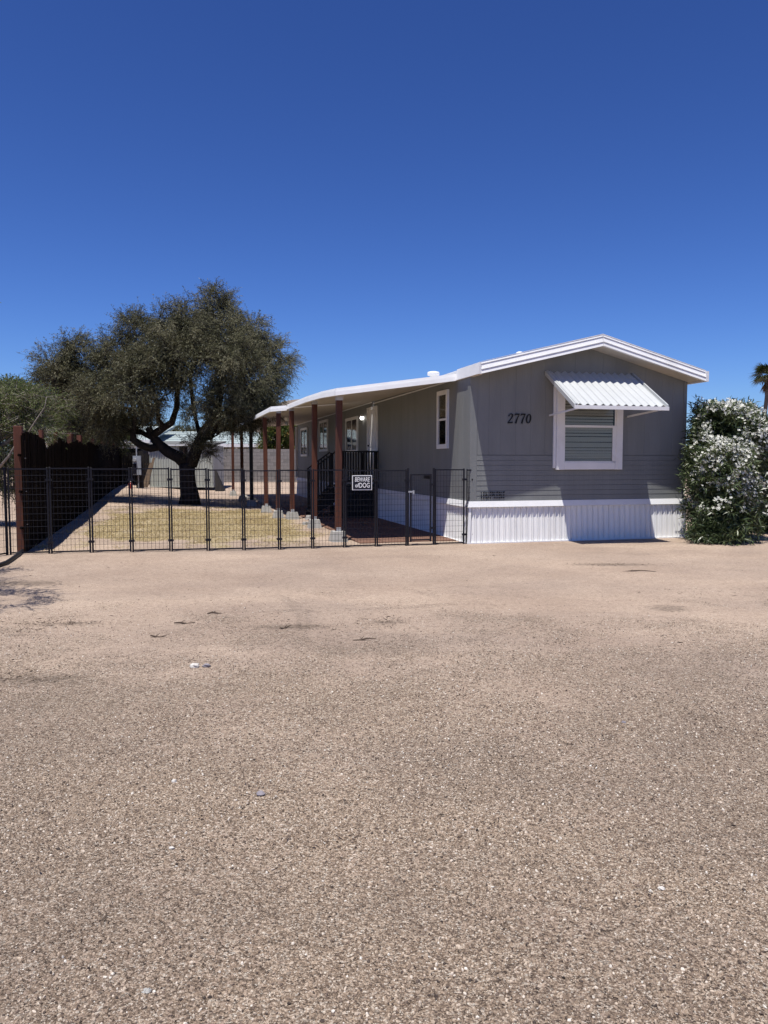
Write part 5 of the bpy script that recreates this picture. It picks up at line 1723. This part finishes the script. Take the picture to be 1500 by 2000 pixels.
def gravel():
    # density-carrying patch used only as the emitter surface
    ys = np.arange(1.6, 9.6, 0.2)
    vs = []; dn = []; fs = []
    nx = 30
    for y in ys:
        for i in range(nx):
            hw = 0.56 * y + 0.9
            x = -hw + 2 * hw * i / (nx - 1)
            vs.append((x, y, gz(x, y) + 0.012 * noise.noise(Vector((x * 0.8, y * 0.8, 0))) + 0.006 * noise.noise(Vector((x * 3, y * 3, 5)))))
            a = max(0.0, 1 - (y - 1.6) / 8.0)
            n_ = noise.noise(Vector((x * 0.7 + 3, y * 0.7, 0))) * 0.5 + noise.noise(Vector((x * 2.1, y * 2.1, 4))) * 0.35
            dn.append(max(0.0, (80 + 7600 * a ** 1.7) * min(1.7, max(0.03, 0.75 + 2.8 * n_)) * min(1.0, (9.4 - y) / 2.5 + 0.02)))
    for j in range(len(ys) - 1):
        for i in range(nx - 1):
            fs.append((j * nx + i, j * nx + i + 1, (j + 1) * nx + i + 1, (j + 1) * nx + i))
    me = bpy.data.meshes.new('gravel'); me.from_pydata(vs, [], fs)
    a = me.attributes.new('dens', 'FLOAT', 'POINT'); a.data.foreach_set('value', dn)
    o = bpy.data.objects.new('gravel', me); C.objects.link(o)
    tag(o, 'loose pinkish-brown pea gravel covering the lot', 'gravel', kind='stuff')
    ng = bpy.data.node_groups.new('gravel', 'GeometryNodeTree')
    ng.interface.new_socket('Geometry', in_out='INPUT', socket_type='NodeSocketGeometry')
    ng.interface.new_socket('Geometry', in_out='OUTPUT', socket_type='NodeSocketGeometry')
    nn = ng.nodes; L = ng.links.new
    gi = nn.new('NodeGroupInput'); go = nn.new('NodeGroupOutput')
    dp = nn.new('GeometryNodeDistributePointsOnFaces')
    na = nn.new('GeometryNodeInputNamedAttribute'); na.data_type = 'FLOAT'; na.inputs['Name'].default_value = 'dens'
    L(gi.outputs[0], dp.inputs['Mesh']); L(na.outputs[0], dp.inputs['Density'])
    ico = nn.new('GeometryNodeMeshIcoSphere'); ico.inputs['Radius'].default_value = 1.0; ico.inputs['Subdivisions'].default_value = 1
    sm = nn.new('GeometryNodeSetMaterial'); sm.inputs['Material'].default_value = M['pebble']
    L(ico.outputs[0], sm.inputs[0])
    ip = nn.new('GeometryNodeInstanceOnPoints')
    L(dp.outputs['Points'], ip.inputs['Points']); L(sm.outputs[0], ip.inputs['Instance'])
    rr = nn.new('FunctionNodeRandomValue'); rr.data_type = 'FLOAT_VECTOR'; rr.inputs['Max'].default_value = (6.28, 6.28, 6.28)
    L(rr.outputs[0], ip.inputs['Rotation'])
    rs_ = nn.new('FunctionNodeRandomValue'); rs_.data_type = 'FLOAT_VECTOR'
    rs_.inputs['Min'].default_value = (0.55, 0.45, 0.35); rs_.inputs['Max'].default_value = (1.25, 1.0, 0.8); rs_.inputs['Seed'].default_value = 5
    r2 = nn.new('FunctionNodeRandomValue'); r2.data_type = 'FLOAT'; r2.inputs['Seed'].default_value = 11
    pw = nn.new('ShaderNodeMath'); pw.operation = 'POWER'; L(r2.outputs[1], pw.inputs[0]); pw.inputs[1].default_value = 2.6
    ma = nn.new('ShaderNodeMath'); ma.operation = 'MULTIPLY_ADD'; L(pw.outputs[0], ma.inputs[0]); ma.inputs[1].default_value = 0.0060; ma.inputs[2].default_value = 0.0029
    sc = nn.new('ShaderNodeVectorMath'); sc.operation = 'SCALE'; L(rs_.outputs[0], sc.inputs[0]); L(ma.outputs[0], sc.inputs['Scale'])
    L(sc.outputs[0], ip.inputs['Scale'])
    stn = nn.new('GeometryNodeStoreNamedAttribute'); stn.data_type = 'FLOAT'; stn.domain = 'INSTANCE'; stn.inputs['Name'].default_value = 'pebtone'
    r3 = nn.new('FunctionNodeRandomValue'); r3.data_type = 'FLOAT'; r3.inputs['Seed'].default_value = 21
    L(ip.outputs[0], stn.inputs['Geometry']); L(r3.outputs[1], stn.inputs['Value'])
    L(stn.outputs[0], go.inputs[0])
    md = o.modifiers.new('gravel', 'NODES'); md.node_group = ng


gravel()
